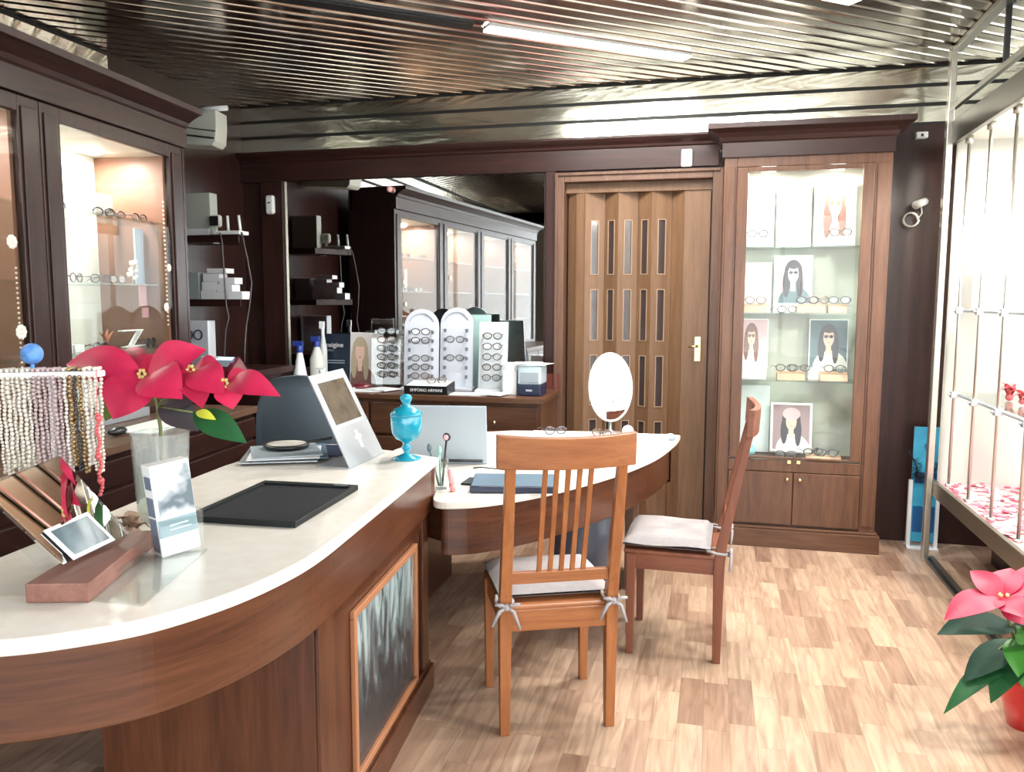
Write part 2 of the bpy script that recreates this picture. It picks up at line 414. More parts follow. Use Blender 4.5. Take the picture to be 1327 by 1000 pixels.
# three metal strips above the panelling of the back wall
b = MB()
for k in range(3):
    z = 2.545 + k * .111
    b.mat(0).box(WXL, WY - .012, z + .007, WXR, WY - .001, z + .098)
b.mat(1).box(WXL, WY - .004, 2.542, WXR, WY - .0005, CZ)
structure(b, 'trim_1', [M['slatw'], M['slatgap']], bevel=.004)
b = MB()
for k in range(3):
    z = 2.545 + k * .111
    b.mat(0).box(WXL + .001, YB + .02, z + .006, WXL + .012, 4.05, z + .094)
b.mat(1).box(WXL + .0005, YB + .02, 2.542, WXL + .004, 4.05, CZ)
structure(b, 'trim_2', [M['slatw'], M['slatgap']], bevel=.004)
# cornice of the wood panelling
def moulding(mb, x0, x1, y, z0, prof):
    # prof: (out, z) pairs along wall facing -y
    n = len(prof)
    mb.add([(x0, y - o, z0 + z) for o, z in prof] + [(x1, y - o, z0 + z) for o, z in prof],
           [(i, n + i, n + i + 1, i + 1) for i in range(n - 1)] + [tuple(range(n)), tuple(range(n, 2 * n))[::-1]])
b = MB()
moulding(b, WXL, .0, WY, 2.34, [(0, 0), (.035, 0), (.035, .13), (.045, .135), (.05, .15), (.075, .17), (.09, .185), (.09, .20), (0, .20)])
structure(b, 'trim_3', M['mahx'], bevel=.002)
# stiles either side of the mirror and the door
b = MB()
b.box(-3.22, WY - .035, .9, -3.045, WY, 2.34); b.box(-1.112, WY - .035, 0, -1.045, WY, 2.34); b.box(.03, WY - .035, 0, .06, WY, 2.34)
structure(b, 'trim_4', M['mahz'], bevel=.004)

# door_1: folding door in its casing
d1 = thing('door_1', None, None, (-.5, WY, 0), kind='structure')
b = MB()
for x0, x1 in ((-1.045, -.985), (-.035, .03)):
    b.box(x0, WY - .045, 0, x1, WY + .1, 2.325)
b.box(-.985, WY - .045, 2.265, -.035, WY + .1, 2.325)
for x0, x1 in ((-1.045, -1.025), (.01, .03)): b.box(x0, WY - .06, 0, x1, WY - .0451, 2.325)
b.box(-1.025, WY - .06, 2.305, .01, WY - .0451, 2.325)
b.build('door_frame', M['walnutz'], d1, bevel=.004)
b = MB().box(-.985, WY + .02, 2.2, -.035, WY + .09, 2.265)
b.build('pelmet', M['doorwood'], d1, bevel=.003)
nodes = [(-.975, 5.47), (-.915, 5.43), (-.855, 5.42), (-.73, 5.485), (-.635, 5.425), (-.51, 5.485), (-.415, 5.425), (-.29, 5.485), (-.21, 5.43), (-.045, 5.43)]
rows = [(1.67, 2.02), (1.23, 1.565), (.79, 1.125), (.35, .685)]
for i in range(len(nodes) - 1):
    (x0, y0), (x1, y1) = nodes[i], nodes[i + 1]
    L_ = math.hypot(x1 - x0, y1 - y0); an = math.atan2(y1 - y0, x1 - x0)
    MM = Matrix.Translation((x0, y0, 0)) @ Matrix.Rotation(an, 4, 'Z')
    b = MB(); t = .012; z0, z1 = .015, 2.225
    win = 2 <= i <= 6
    if win:
        w0, w1 = L_ * .5 - .024, L_ * .5 + .024
        b.box(0.001, 0, z0, w0, t, z1, MM); b.box(w1, 0, z0, L_ - .001, t, z1, MM)
        zz = [z0] + [q for r_ in sorted(rows) for q in r_] + [z1]
        for k in range(0, len(zz), 2): b.box(w0, 0, zz[k], w1, t, zz[k + 1], MM)
    else: b.box(.001, 0, z0, L_ - .001, t, z1, MM)
    p = b.build('door_panel', M['doorwood'], d1)
    if win:
        g = MB()
        for a, c in rows:
            g.box(w0, .004, a, w1, .008, c, MM)
        g.build('panes', P('bronze_pane', (.045, .032, .03), .12, coat=.5), p)
        g = MB()
        for a, c in rows:
            for q in ((w0 - .005, a - .005, w1 + .005, a + .001), (w0 - .005, c - .001, w1 + .005, c + .005), (w0 - .005, a, w0 + .001, c), (w1 - .001, a, w1 + .005, c)):
                g.box(q[0], -.004, q[1], q[2], .001, q[3], MM)
        g.build('pane_bead', P('light_bead', (.30, .20, .13), .4), p)
h = MB().box(-.125, 5.424, 1.10, -.085, 5.43, 1.26).build('handle_plate', M['brass'], d1, bevel=.002)
MB().cyl((-.105, 5.425, 1.20), (-.105, 5.385, 1.20), .009, 12).tube([(-.105, 5.388, 1.20), (-.12, 5.385, 1.20), (-.16, 5.388, 1.197)], .008, 10).build('lever', M['brass'], h)

# wall mirror
m_ = thing('wall_mirror', 'large frameless wall mirror above the back console left of the folding door', 'mirror', (-2.08, WY, 1.0))
MB().box(-3.03, WY - .014, 1.0, -1.125, WY - .004, 2.335).build('mirror_glass', M['mirror'], m_)
MB().box(-3.045, WY - .03, 1.0, -3.028, WY - .001, 2.34).build('edge_strip', M['alubrown'], m_)
tag(MB().ball((-2.215, WY - .04, 2.258), .022).cyl((-2.215, WY - .02, 2.258), (-2.215, WY - .004, 2.258), .006).build('door_stop_ball', M['pinkball']), 'small pink ball stuck high on the dark half of the mirror', 'ball')

# ------------------------------------------------------------------ right side: shop window and vitrine
PX = 1.25
b = MB()
b.box(WXR, YB, 0, WXR + .1, WY + .1, .30); b.box(WXR, YB, 2.75, WXR + .1, WY + .1, 3.0)
structure(b, 'wall_right', M['alubrown'])
w1 = thing('window_1', None, None, (WXR, 2, .3), kind='structure')
b = MB()
for y in (-2.2, -.7, .8, 2.3, 3.8, 5.34): b.box(WXR, y, .3, WXR + .06, y + .05, 2.75)
b.box(WXR, YB, .3, WXR + .06, WY, .34); b.box(WXR, YB, 2.71, WXR + .06, WY, 2.75)
b.build('window_frame', M['alu'], w1)
MB().box(WXR + .025, YB, .34, WXR + .031, WY, 2.71).build('window_pane', M['shopglass'], w1)
# shop front behind the viewer
b = MB(); b.box(WXL - .1, YB - .1, 0, WXR + .1, YB, .15); b.box(WXL - .1, YB - .1, 2.7, WXR + .1, YB, 3.0); b.box(WXL - .1, YB - .1, 0, -2.4, YB, 3)
structure(b, 'wall_front', M['alubrown'])
w2 = thing('window_2', None, None, (-.5, YB, .15), kind='structure')
b = MB()
for x in (-2.4, -1.3, -.2, .9, 1.9): b.box(x, YB - .06, .15, x + .05, YB, 2.7)
b.build('window_frame', M['alu'], w2)
MB().box(-2.4, YB - .035, .15, WXR, YB - .03, 2.7).build('window_pane', M['shopglass'], w2)
# pavement outside
structure(MB().box(WXR + .1, -14, -.14, 16, 14, -.10).box(-8, -16, -.14, WXR + .1, YB - .1, -.10), 'ground', M['asphalt'])

# vitrine
vt = thing('display_vitrine', 'long white shop window vitrine with pink floor behind metal uprights', 'display case', (1.6, 3.0, 0))
VY0, VY1 = .4, 5.06
MB().box(PX, VY0, .40, WXR - .02, VY1, .455).build('platform', M['white'], vt)
MB().box(PX - .012, VY0, .385, PX + .012, VY1, .475).build('platform_edge', M['alubrown'], vt, bevel=.003)
MB().box(1.58, VY0, 0, WXR - .02, VY1, .40).build('plinth', M['mahy'], vt)
MB().box(PX + .03, VY1, .455, WXR - .02, VY1 + .03, 2.38).build('end_panel', translucent('vitrine_cream', (.90, .89, .84)), vt)
MB().box(PX - .01, VY0, 2.38, WXR - .02, VY1 + .03, 2.46).build('roof', M['offwhite'], vt)
MB().box(PX - .02, VY0, 2.352, PX + .012, VY1, 2.475).build('head_rail', P('dark_bronze', (.06, .05, .04), .3, .6), vt, bevel=.004)
b = MB().box(PX - .015, VY0, 2.545, PX + .01, VY1, 2.575).box(PX - .03, VY0, CZ - .03, PX + .02, VY1, CZ - .002)
b.build('upper_rail', M['alu'], vt, bevel=.003)
MB().box(PX - .045, VY1 - .06, 0, PX - .012, VY1 - .005, CZ - .003).build('corner_post', P('champagne_aluminium', (.56, .53, .46), .25, .8), vt, bevel=.004)
MB().box(PX - .03, VY0, .0, PX - .018, VY1, .012).box(PX + .005, VY0, .0, PX + .03, VY1, .016).build('floor_track', M['alubrown'], vt, bevel=.002)
MB().box(PX - .018, VY0, .0, PX + .005, VY1, .006).build('track_groove', M['black'], vt)
rod_y = [4.93 - .362 * k for k in range(9)]
for k, y in enumerate(rod_y):
    r_ = MB().cyl((1.30, y, .455), (1.30, y, 2.38), .008, 12).cyl((1.30, y, 2.34), (1.30, y, 2.378), .02, 12).cyl((1.30, y, .456), (1.30, y, .475), .018, 12).build('upright_rod', M['alu'], vt)
    for z in (1.45, .985):
        MB().box(1.282, y - .018, z - .022, 1.318, y + .018, z + .012).cyl((1.27, y, z - .005), (1.35, y, z - .005), .007, 8).build('clamp', M['brushed'], r_, bevel=.003)
for z in (1.445, .98): MB().cyl((1.322, .8, z), (1.322, 4.985, z), .009, 10).build('cross_bar', M['brushed'], vt)
MB().box(1.332, .8, 1.447, 1.62, 4.99, 1.455).build('glass_shelf', M['greenglass'], vt)
MB().box(1.332, .8, .982, 1.62, 4.99, .990).build('glass_shelf', M['greenglass'], vt)
for y in (4.5, 3.3, 2.1):
    MB().lathe([(.055, 0), (.055, .03)], (1.45, y, 2.349), 20).build('spotlight', M['lamp'], vt)
# white roller banners standing along the window
bn = None
for i, (y, w) in enumerate(((4.72, .42), (4.05, .36), (3.2, .40), (2.3, .4))):
    t_ = thing('banner_panel', ['white backing panel nearest the cream end panel of the vitrine', 'second white backing panel behind the vitrine rods', 'third white backing panel along the vitrine window', 'white backing panel closest to the camera in the vitrine'][i], 'panel', (1.82, y, .455), group='white panels along the window')
    MB().box(-.004, -w / 2, .02, .004, w / 2, 1.88).build('sheet', M['banner'], t_, local=True)
    MB().box(-.03, -w / 2, 0, .03, w / 2, .02).build('foot', M['alu'], t_, local=True)
# things standing in the vitrine
def card(name, label, cat, loc, rz, w, h, mat, lean=12, group=None, th=.004, back=True):
    t = thing(name, label, cat, loc, rz, group)
    Mx = Matrix.Rotation(R(-lean), 4, 'X')
    MB().box(-w / 2, 0, 0, w / 2, th, h, Mx).build('panel', mat, t, local=True)
    if back:
        MB().beam((0, math.sin(R(lean)) * h * .7 + th, math.cos(R(lean)) * h * .7), (0, h * .45, .003), .03, .003).build('strut', mat, t, local=True)
    return t
gc = P('grey_card', (.30, .31, .30), .5)
card('display_card', 'grey display card leaning on the upper glass shelf by the first rod', 'card', (1.385, 4.86, 1.456), R(-10), .085, .36, gc)
card('display_card', 'broad grey card on the upper glass shelf at the photo edge', 'card', (1.50, 4.66, 1.456), R(-35), .22, .36, P('light_grey_card', (.50, .52, .52), .5))
card('display_card', 'white card beside the grey ones on the upper glass shelf', 'card', (1.44, 4.70, 1.456), R(-20), .05, .20, M['paper'])
# red ribbon heap on lower shelf
for i, (y, s) in enumerate(((4.60, 1), (4.42, .8), (4.25, 1.1))):
    b = MB()
    for k in range(7):
        a = k * .9
        b.leaf((0, 0, .01), (.07 * s * math.cos(a), .07 * s * math.sin(a), .03 + .05 * s * (k % 3) / 2), .05 * s, arch=.5)
    b.ball((0, 0, .02), .02 * s)
    o = b.build('ribbon_bow', [P('dusty_red_ribbon', (.62, .12, .13), .5)]); o.location = (1.47, y, .991)
    tag(o, ['red ribbon bow on the lower glass shelf between first and second rods', 'small red ribbon bow in the middle of the lower shelf row', 'large red ribbon bow on the lower shelf at the photo edge'][i], 'ribbon', 'red bows on the lower glass shelf')
tag(MB().box(PX + .02, VY0, .4555, WXR - .04, VY1 - .01, .462).build('gravel_bed', M['gravel']), 'pink gravel bed spread over the vitrine floor', 'gravel', kind='stuff')
b = MB(); random.seed(3)
for k in range(900):
    x = random.uniform(PX + .03, 1.88); y = random.uniform(1.2, VY1 - .03); s = random.uniform(.008, .022); a = random.uniform(0, 6.3); t = random.uniform(-.5, .5)
    Mx = Matrix.Translation((x, y, .470)) @ Matrix.Rotation(a, 4, 'Z') @ Matrix.Rotation(t, 4, 'X')
    b.mat(k % 3); b.box(-s, -s * .7, -.0015, s, s * .7, .0015, Mx)
tag(b.build('petals', [M['confetti'], P('deep_rose_petal', (.55, .10, .16), .5), P('pale_petal', (.85, .62, .62), .5)]), 'loose pink and rose petals scattered over the vitrine gravel', 'petals', kind='stuff')
# small things on the vitrine floor
for i, (x, y, a) in enumerate(((1.40, 4.45, .5), (1.38, 3.95, 1.2))):
    t_ = thing('shop_tag', ['folded clear price stand among the petals near the second rod', 'folded clear price stand among the petals nearest the plant'][i], 'price stand', (x, y, .475), a, 'clear price stands in the petals')
    MB().box(-.03, 0, 0, .03, .003, .09, Matrix.Rotation(R(-20), 4, 'X')).build('face_plate', M['acrylic'], t_, local=True)
    MB().box(-.03, -.0, 0, .03, .06, .003).build('foot_plate', M['acrylic'], t_, local=True)
# black hanger at the ceiling
tag(MB().beam((1.28, 4.35, CZ), (1.28, 4.35, 2.59), .022, .022).cyl((1.28, 4.35, CZ - .02), (1.28, 4.35, CZ - .001), .03, 14).build('hanger_rod', M['black']), 'thin black rod hanging from the slatted ceiling above the vitrine', 'rod')

# poster stand with blue print behind the post
t_ = thing('poster_stand', 'narrow blue poster stand with white edges by the corner post', 'stand', (1.24, 5.27, 0))
b = MB().box(1.185, 5.265, .04, 1.335, 5.275, .745)
b.mat(1).box(1.20, 5.262, .10, 1.32, 5.265, .26).box(1.20, 5.262, .40, 1.33, 5.265, .47)
b.mat(2).box(1.262, 5.262, .665, 1.30, 5.265, .725)
b.mat(1).lathe([(.03, 0), (.03, .004)], n=16, M=Matrix.Translation((1.275, 5.262, .63)) @ Matrix.Rotation(R(90), 4, 'X'))
b.build('print', [M['cyanprint'], M['bluedark'], M['white']], t_)
MB().box(1.17, 5.255, 0, 1.192, 5.285, .42).box(1.325, 5.255, 0, 1.345, 5.285, .42).box(1.17, 5.22, 0, 1.345, 5.32, .012).build('stand_frame', P('white_acrylic_edge', (.80, .82, .84), .2), t_, bevel=.003)
b = MB(); random.seed(5)
for k in range(90):
    t0 = k / 90; c = Vector((1.15 + .16 * t0 + .02 * math.sin(9 * t0), 5.24, .60 - .16 * math.sin(math.pi * t0 * .9) + .0 * t0))
    q = Vector((random.uniform(-1, 1), random.uniform(-.3, .3), random.uniform(-1, 1))).normalized() * .035
    b.beam(c - q, c + q, .0015, .0015)
b.tube([(1.15 + .16 * k / 9 + .02 * math.sin(k), 5.24, .60 - .16 * math.sin(math.pi * k / 9 * .9)) for k in range(10)], .003, 6)
tag(b.build('tinsel_garland', M['tinsel']), 'short black tinsel garland draped across the blue poster', 'garland')

# camera, sensor, on the back wall
t_ = thing('security_camera', 'small white security camera with coiled cable on the dark back wall', 'camera', (1.14, WY, 2.03))
MB().cyl((1.155, WY + .002, 2.07), (1.155, WY - .01, 2.07), .025, 16).tube([(1.155, WY - .01, 2.07), (1.16, WY - .05, 2.07), (1.165, WY - .07, 2.075)], .008, 8).build('bracket', M['ac'], t_)
MB().cyl((1.19, WY - .05, 2.085), (1.135, WY - .13, 2.06), .022, 16).build('body', M['ac'], t_)
MB().tube([(1.12 + .042 * math.cos(a * .5), WY - .02 - .002 * a, 1.98 + .042 * math.sin(a * .5)) for a in range(26)], .004, 6).tube([(1.162, WY - .02, 1.98), (1.185, WY - .02, 2.02), (1.175, WY - .03, 2.07)], .004, 6).build('coiled_cable', M['ac'], t_)
t_ = thing('contact_sensor', 'tiny white sensor box under the ceiling right of the display cabinet', 'sensor', (1.16, WY, 2.47))
MB().box(1.125, WY - .05, 2.455, 1.19, WY + .002, 2.49).build('housing', M['whiteplas'], t_, bevel=.004)
MB().box(1.15, WY - .052, 2.462, 1.165, WY - .049, 2.478).build('slot', M['black'], t_)
t_ = thing('door_alarm', 'white alarm sounder on the frieze above the folding door', 'alarm', (-.2, WY, 2.4))
MB().box(-.235, WY - .062, 2.335, -.165, WY - .036, 2.445).build('housing', M['whiteplas'], t_, bevel=.012, seg=4)
MB().lathe([(.020, 0), (.020, .004)], n=18, M=Matrix.Translation((-.2, WY - .062, 2.405)) @ Matrix.Rotation(R(90), 4, 'X')).build('grille', M['ac'], t_)
t_ = thing('motion_sensor', 'rounded white motion sensor on the dark stile left of the mirror', 'sensor', (-3.13, WY, 2.17))
MB().box(-3.165, WY - .075, 2.105, -3.095, WY - .036, 2.24).build('housing', M['whiteplas'], t_, bevel=.03, seg=5)
MB().box(-3.14, WY - .078, 2.18, -3.12, WY - .074, 2.19).build('lens_window', M['black'], t_)

# ------------------------------------------------------------------ ceiling lights
def strip(a, c, lit, label):
    a = Vector(a); c = Vector(c); t = thing('ceiling_light', label, 'ceiling light', (a + c) / 2, group='strip lights between the ceiling slats')
    MB().beam((a.x, a.y, CZ - .004), (c.x, c.y, CZ - .004), .085, .012).build('housing', M['black'] if not lit else M['whiteplas'], t)
    MB().beam((a.x, a.y, CZ - .014), (c.x, c.y, CZ - .014), .075, .010).build('diffuser', M['tube'] if lit else M['black'], t)
strip((-1.17, 4.131, 0), (-.197, 4.877, 0), True, 'lit white strip light across the middle of the slatted ceiling')
strip((-.42, 3.36, 0), (.585, 4.16, 0), True, 'lit strip light touching the top edge of the photo')
strip((-2.25, 3.28, 0), (-1.235, 4.075, 0), False, 'unlit black strip slot beside the lit ceiling light')

# ------------------------------------------------------------------ spectacles prototype
def make_specs(mat, lens=None, wide=.13):
    t = thing('spectacles', 'x', 'spectacles', (0, 0, 0))
    b = MB(); rx, rz, g = wide * .205, wide * .155, wide * .045
    for s in (-1, 1):
        cx = s * (rx + g)
        b.tube([(cx + rx * math.cos(a) * (1 + .06 * math.sin(a)), 0, rz * math.sin(a)) for a in [2 * math.pi * k / 16 for k in range(16)]], .0034, 5, closed=True)
        b.tube([(s * (2 * rx + g), 0, rz * .35), (s * (2 * rx + g + .006), .004, rz * .4)], .0026, 5)
    b.tube([(-g, 0, rz * .3), (0, -.001, rz * .5), (g, 0, rz * .3)], .002, 5)
    b.build('frame', mat, t, local=True)
    for s in (-1, 1):
        cx = s * (rx + g)
        MB().lathe([(1, 0), (1, .001)], n=14, M=Matrix.Translation((cx, 0, 0)) @ Matrix.Rotation(R(90), 4, 'X') @ Matrix.Diagonal((rx, rz, 1, 1))).build('lens', lens or M['lens'], t, local=True)
        x = s * (2 * rx + g + .006)
        MB().tube([(x, .004, rz * .4), (x * .99, .07, rz * .4), (x * .96, .10, rz * .2), (x * .95, .125, -rz * .4)], .0018, 5).build('temple', mat, t, local=True)
    return t
SP = {}
used = set()
def specs(kind, loc, rz, label, group, rx=0, sc=1):
    if kind not in SP:
        SP[kind] = make_specs(*{'dark': (M['blackframe'],), 'brown': (M['brownframe'],), 'wire': (M['greyframe'],), 'sun': (M['blackframe'], M['darklens'])}[kind])
        o = SP[kind]; o.location = loc; o.rotation_euler = (rx, 0, rz); o.scale = (sc,) * 3; o['label'] = label; o['group'] = group
        return o
    return dup(SP[kind], loc, rz, label, group, rx=rx, sc=sc)

# generic portrait print
def portrait(name, label, x0, x1, z0, z1, y, bg, hair, face, cloth, glasses=None, hat=None, lean=4, group=None, border=.006, fx=.5):
    w = x1 - x0; h = z1 - z0
    t = thing(name, label, 'poster', ((x0 + x1) / 2, y, z0), 0, group)
    Mx = Matrix.Rotation(R(-lean), 4, 'X')
    MB().box(-w / 2, 0, 0, w / 2, .005, h, Mx).build('card', M['white'], t, local=True)
    b = MB(); W = w - 2 * border; H = h - 2 * border
    def ell(cx, cz, rx, rz, i, mi, a0=0, a1=360):
        b.mat(mi); d = -.0006 * i
        pts = [(cx + rx * math.cos(R(a0 + (a1 - a0) * k / 24)), cz + rz * math.sin(R(a0 + (a1 - a0) * k / 24))) for k in range(24)]
        b.add([Mx @ Vector((-w / 2 + border + p[0] * W, d, border + max(0, min(1, p[1])) * H)) for p in [(max(0, min(1, q[0])), q[1]) for q in pts]], [tuple(range(24))])
    def rect(a, c, e, f, i, mi):
        b.mat(mi); d = -.0006 * i
        b.add([Mx @ Vector((-w / 2 + border + px * W, d, border + pz * H)) for px, pz in ((a, c), (e, c), (e, f), (a, f))], [(0, 1, 2, 3)])
    rect(0, 0, 1, 1, 1, 0)
    ell(fx, .66, .25, .27, 2, 1); rect(max(.01, fx - .25), .25, min(.99, fx + .25), .66, 2, 1)
    ell(fx + .05, .0, .46, .36, 3, 3)
    rect(fx - .07, .26, fx + .07, .45, 4, 2)
    ell(max(.1, fx - .19), .42, .095, .30, 4.5, 1); ell(fx + .19, .40, .09, .32, 4.5, 1)
    ell(fx, .63, .145, .195, 5, 2)
    ell(fx, .80, .16, .07, 5.5, 1)
    if glasses is not None:
        ell(fx - .07, .655, .058, .036, 6, 4); ell(fx + .07, .655, .058, .036, 6, 4); rect(fx - .03, .66, fx + .03, .675, 6, 4)
    ell(fx, .53, .038, .012, 6, 5)
    if hat is not None: ell(fx, .80, .24, .14, 7, 6)
    b.build('picture', [bg, hair, face, cloth, glasses or M['blackframe'], P('lip_print', (.5, .2, .2), .5), hat or M['white']], t, local=True)
    return t

# ------------------------------------------------------------------ built-in display cabinet right of the door
DX0, DX1, DY = .03, .955, 5.08
dc = thing('display_cabinet', 'tall dark wood display cabinet with lit glass doors right of the folding door', 'cabinet', (.49, 5.24, 0))
b = MB()
for x0, x1 in ((DX0, .105), (.865, DX1)):
    b.box(x0, DY, .11, x1, WY - .04, 2.34)
    b.box(x0 + .012, DY - .008, .16, x1 - .012, DY, 2.28)
b.box(.105, DY + .02, .11, .865, WY - .04, .14); b.box(.105, DY, .465, .865, WY - .04, .535); b.box(.105, DY, 2.28, .865, WY - .04, 2.34)
b.box(.105, WY - .06, .11, .865, WY - .04, .5)
b.build('carcass', M['cherryz'], dc, bevel=.003)
MB().box(DX0 - .015, DY - .03, 0, DX1 + .025, WY - .04, .11).box(DX0 - .005, DY - .018, .11, DX1 + .012, WY - .04, .125).build('plinth', M['cherryx'], dc, bevel=.004)
b = MB()
moulding(b, DX0 - .015, DX1 + .01, DY + .04, 2.335, [(0, 0), (.055, 0), (.055, .085), (.065, .092), (.075, .115), (.10, .135), (.13, .15), (.14, .155), (.14, .185), (0, .185)])
o = b.build('crown', M['mahx'], dc, bevel=.002)
b = MB().box(DX0 - .015, DY + .04, 2.335, DX1 + .01, WY - .04, 2.52)
prof = [(0, 0), (.0, .085), (.01, .092), (.02, .115), (.045, .135), (.075, .15), (.085, .155), (.085, .185)]
for s, x in ((-1, DX0 - .015), (1, DX1 + .01)):
    n = len(prof)
    b.add([(x + s * q, DY - .015 - q, 2.335 + z) for q, z in prof] + [(x + s * q, WY - .1, 2.335 + z) for q, z in prof] + [(x, DY + .04, 2.335), (x, WY - .1, 2.335), (x, DY + .04, 2.52), (x, WY - .1, 2.52)],
          [(i, i + 1, n + i + 1, n + i) for i in range(n - 1)] + [(n - 1, 2 * n + 2, 2 * n + 3, 2 * n - 1)])
    b.add([(x, DY - .015 - q, 2.335 + z) for q, z in prof] + [(x + s * q, DY - .015 - q, 2.335 + z) for q, z in prof], [(i, i + 1, n + i + 1, n + i) for i in range(n - 1)])
b.build('crown_return', M['mahy'], dc)
MB().box(.105, WY - .065, .53, .865, WY - .055, 2.28).build('back_panel', P('case_lining', (.46, .48, .42), .5, var=.05, bscale=3), dc)
MB().box(.105, DY + .02, .53, .112, WY - .06, 2.28).box(.858, DY + .02, .53, .865, WY - .06, 2.28).build('side_lining', M['offwhite'], dc)
for z in (1.81, 1.415, 1.01):
    MB().box(.113, DY + .035, z, .857, WY - .07, z + .008).build('glass_shelf', M['greenglass'], dc)
for s, x0, x1 in ((0, .107, .484), (1, .487, .863)):
    b = MB()
    if s == 0: b.box(x0, DY - .006, .545, x0 + .062, DY + .016, 2.278)
    else: b.box(x1 - .062, DY - .006, .545, x1, DY + .016, 2.278)
    xa, xb = (x0 + .062, x1) if s == 0 else (x0, x1 - .062)
    b.box(xa, DY - .006, .545, xb, DY + .016, .555); b.box(xa, DY - .006, 2.25, xb, DY + .016, 2.278)
    dr = b.build('glazed_door', M['cherryz'], dc, bevel=.003)
    MB().box(x0 + (.062 if s == 0 else 0), DY + .002, .555, x1 - (.062 if s else 0), DY + .006, 2.25).build('pane', M['glass'], dr)
    MB().box((x1 - .035) if s == 0 else x0 + .015, DY - .012, .52, (x1 - .015) if s == 0 else x0 + .035, DY - .006, .54).build('catch', M['brass'], dr)
    dr = MB().box(x0, DY - .006, .14, x1, DY + .014, .462).build('base_door', M['cherryz'], dc, bevel=.003)
    kx = x1 - .035 if s == 0 else x0 + .035
    MB().cyl((kx, DY - .005, .425), (kx, DY - .018, .425), .006, 10).ball((kx, DY - .024, .425), .012).build('knob', M['brass'], dr)
for x in (.29, .68):
    MB().lathe([(.04, 0), (.04, .012)], (x, 5.20, 2.267), 20).build('spotlight', M['lamp'], dc)
# contents
CG = 'posters in the display cabinet'
portrait('photo_poster', 'pale washed-out portrait poster on the top shelf of the display cabinet, left', .155, .335, 1.82, 2.20, 5.27, M['printpale'], M['palegrey'], M['white'], M['printpale'], group=CG)
portrait('photo_poster', 'large poster of a person in sunglasses on the top cabinet shelf, right', .565, .80, 1.82, 2.22, 5.26, M['printpale'], M['hairr'], M['skin'], M['skin'], glasses=M['hairr'], group=CG, border=.002)
card('display_card', 'plain white card on the top shelf between the two portrait posters', 'card', (.45, 5.27, 1.819), 0, .2, .36, M['white'], 4, back=False)
portrait('photo_poster', 'grey portrait poster in dark glasses and dark top, second shelf of the cabinet', .345, .565, 1.475, 1.77, 5.22, M['printpink'], M['hair'], M['printpale'], M['printgrey'], glasses=M['hair'], group=CG)
tag(MB().box(.345, 5.21, 1.424, .565, 5.30, 1.474).build('riser_block', M['white']), 'white block under the grey portrait poster on the second shelf', 'block')
card('display_card', 'tall white card at the left of the second cabinet shelf', 'card', (.25, 5.28, 1.424), 0, .17, .31, M['white'], 4, back=False)
portrait('photo_poster', 'small rose poster of a smiling person with auburn hair, third shelf left', .155, .325, 1.085, 1.385, 5.25, M['printpink'], M['hairr'], M['skin'], M['printpale'], glasses=M['hairr'], group=CG, fx=.4)
tag(MB().box(.16, 5.17, 1.019, .315, 5.31, 1.084).build('riser_block', M['white']), 'white block under the rose poster on the third shelf', 'block')
portrait('photo_poster', 'dark poster of a person with long hair and pale collar, third shelf right', .565, .79, 1.085, 1.385, 5.26, M['printgrey'], M['hair'], M['skin'], M['offwhite'], glasses=M['hair'], group=CG)
tag(MB().box(.565, 5.22, 1.019, .70, 5.32, 1.084).build('riser_block', M['white']), 'white block under the dark long-haired poster on the third shelf', 'block')
portrait('photo_poster', 'framed poster of a person in a pale knitted hat on the cabinet floor', .355, .60, .565, .87, 5.22, M['printmauve'], M['hair'], M['skin'], M['printpale'], hat=M['printpink'], group=CG, border=.014, lean=6)
card('display_card', 'tall white board at the left of the cabinet floor', 'card', (.25, 5.29, .545), 0, .20, .42, P('ice_board', (.66, .74, .75), .4), 3, back=False)
tag(MB().lathe([(.0, 0), (.03, .005), (.035, .03), (.02, .055), (.0, .06)], (.235, 5.19, .545)).build('pebble_jar', P('pale_turquoise', (.25, .62, .66), .3)), 'small pale turquoise ornament on the left of the cabinet floor', 'ornament')
BG = 'tan blocks carrying glasses'
for i, (x0, x1, z, lab) in enumerate(((.165, .305, 1.424, 'tan block at the left of the second shelf'), (.475, .635, 1.424, 'tan block right of the grey poster on the second shelf'), (.65, .755, 1.424, 'narrow tan block at the right end of the second shelf'), (.375, .535, 1.019, 'tan block in the middle of the third shelf'), (.62, .775, 1.019, 'tan block at the right of the third shelf'), (.56, .76, .545, 'low tan block on the cabinet floor beside the hat poster'))):
    h = .055 if i < 5 else .02
    y0 = 5.12
    tag(MB().add([(x0, y0, z), (x1, y0, z), (x1, y0 + .075, z), (x0, y0 + .075, z), (x0, y0 + .012, z + h * .75), (x1, y0 + .012, z + h * .75), (x1, y0 + .065, z + h), (x0, y0 + .065, z + h)], [(3, 2, 1, 0), (4, 5, 6, 7), (0, 1, 5, 4), (2, 3, 7, 6), (1, 2, 6, 5), (3, 0, 4, 7)]).build('glasses_block', M['tan'], bevel=.002), lab, 'block', BG)
SG = 'glasses in the display cabinet'
def dsp(kind, x, y, z, rz, lab): specs(kind, (x, y, z), R(rz), lab, SG)
dsp('dark', .235, 5.13, 1.895, 5, 'black-browed glasses at the left of the top cabinet shelf')
dsp('dark', .70, 5.13, 1.895, -5, 'black-browed glasses in front of the sunglasses poster')
tag(MB().box(.17, 5.12, 1.819, .30, 5.22, 1.872).build('riser_block', M['white']), 'white block under the top left glasses', 'block')
tag(MB().box(.635, 5.12, 1.819, .765, 5.22, 1.872).build('riser_block', M['white']), 'white block under the glasses at the top right', 'block')
dsp('brown', .235, 5.125, 1.498, 0, 'brown glasses on the left tan block of the second shelf')
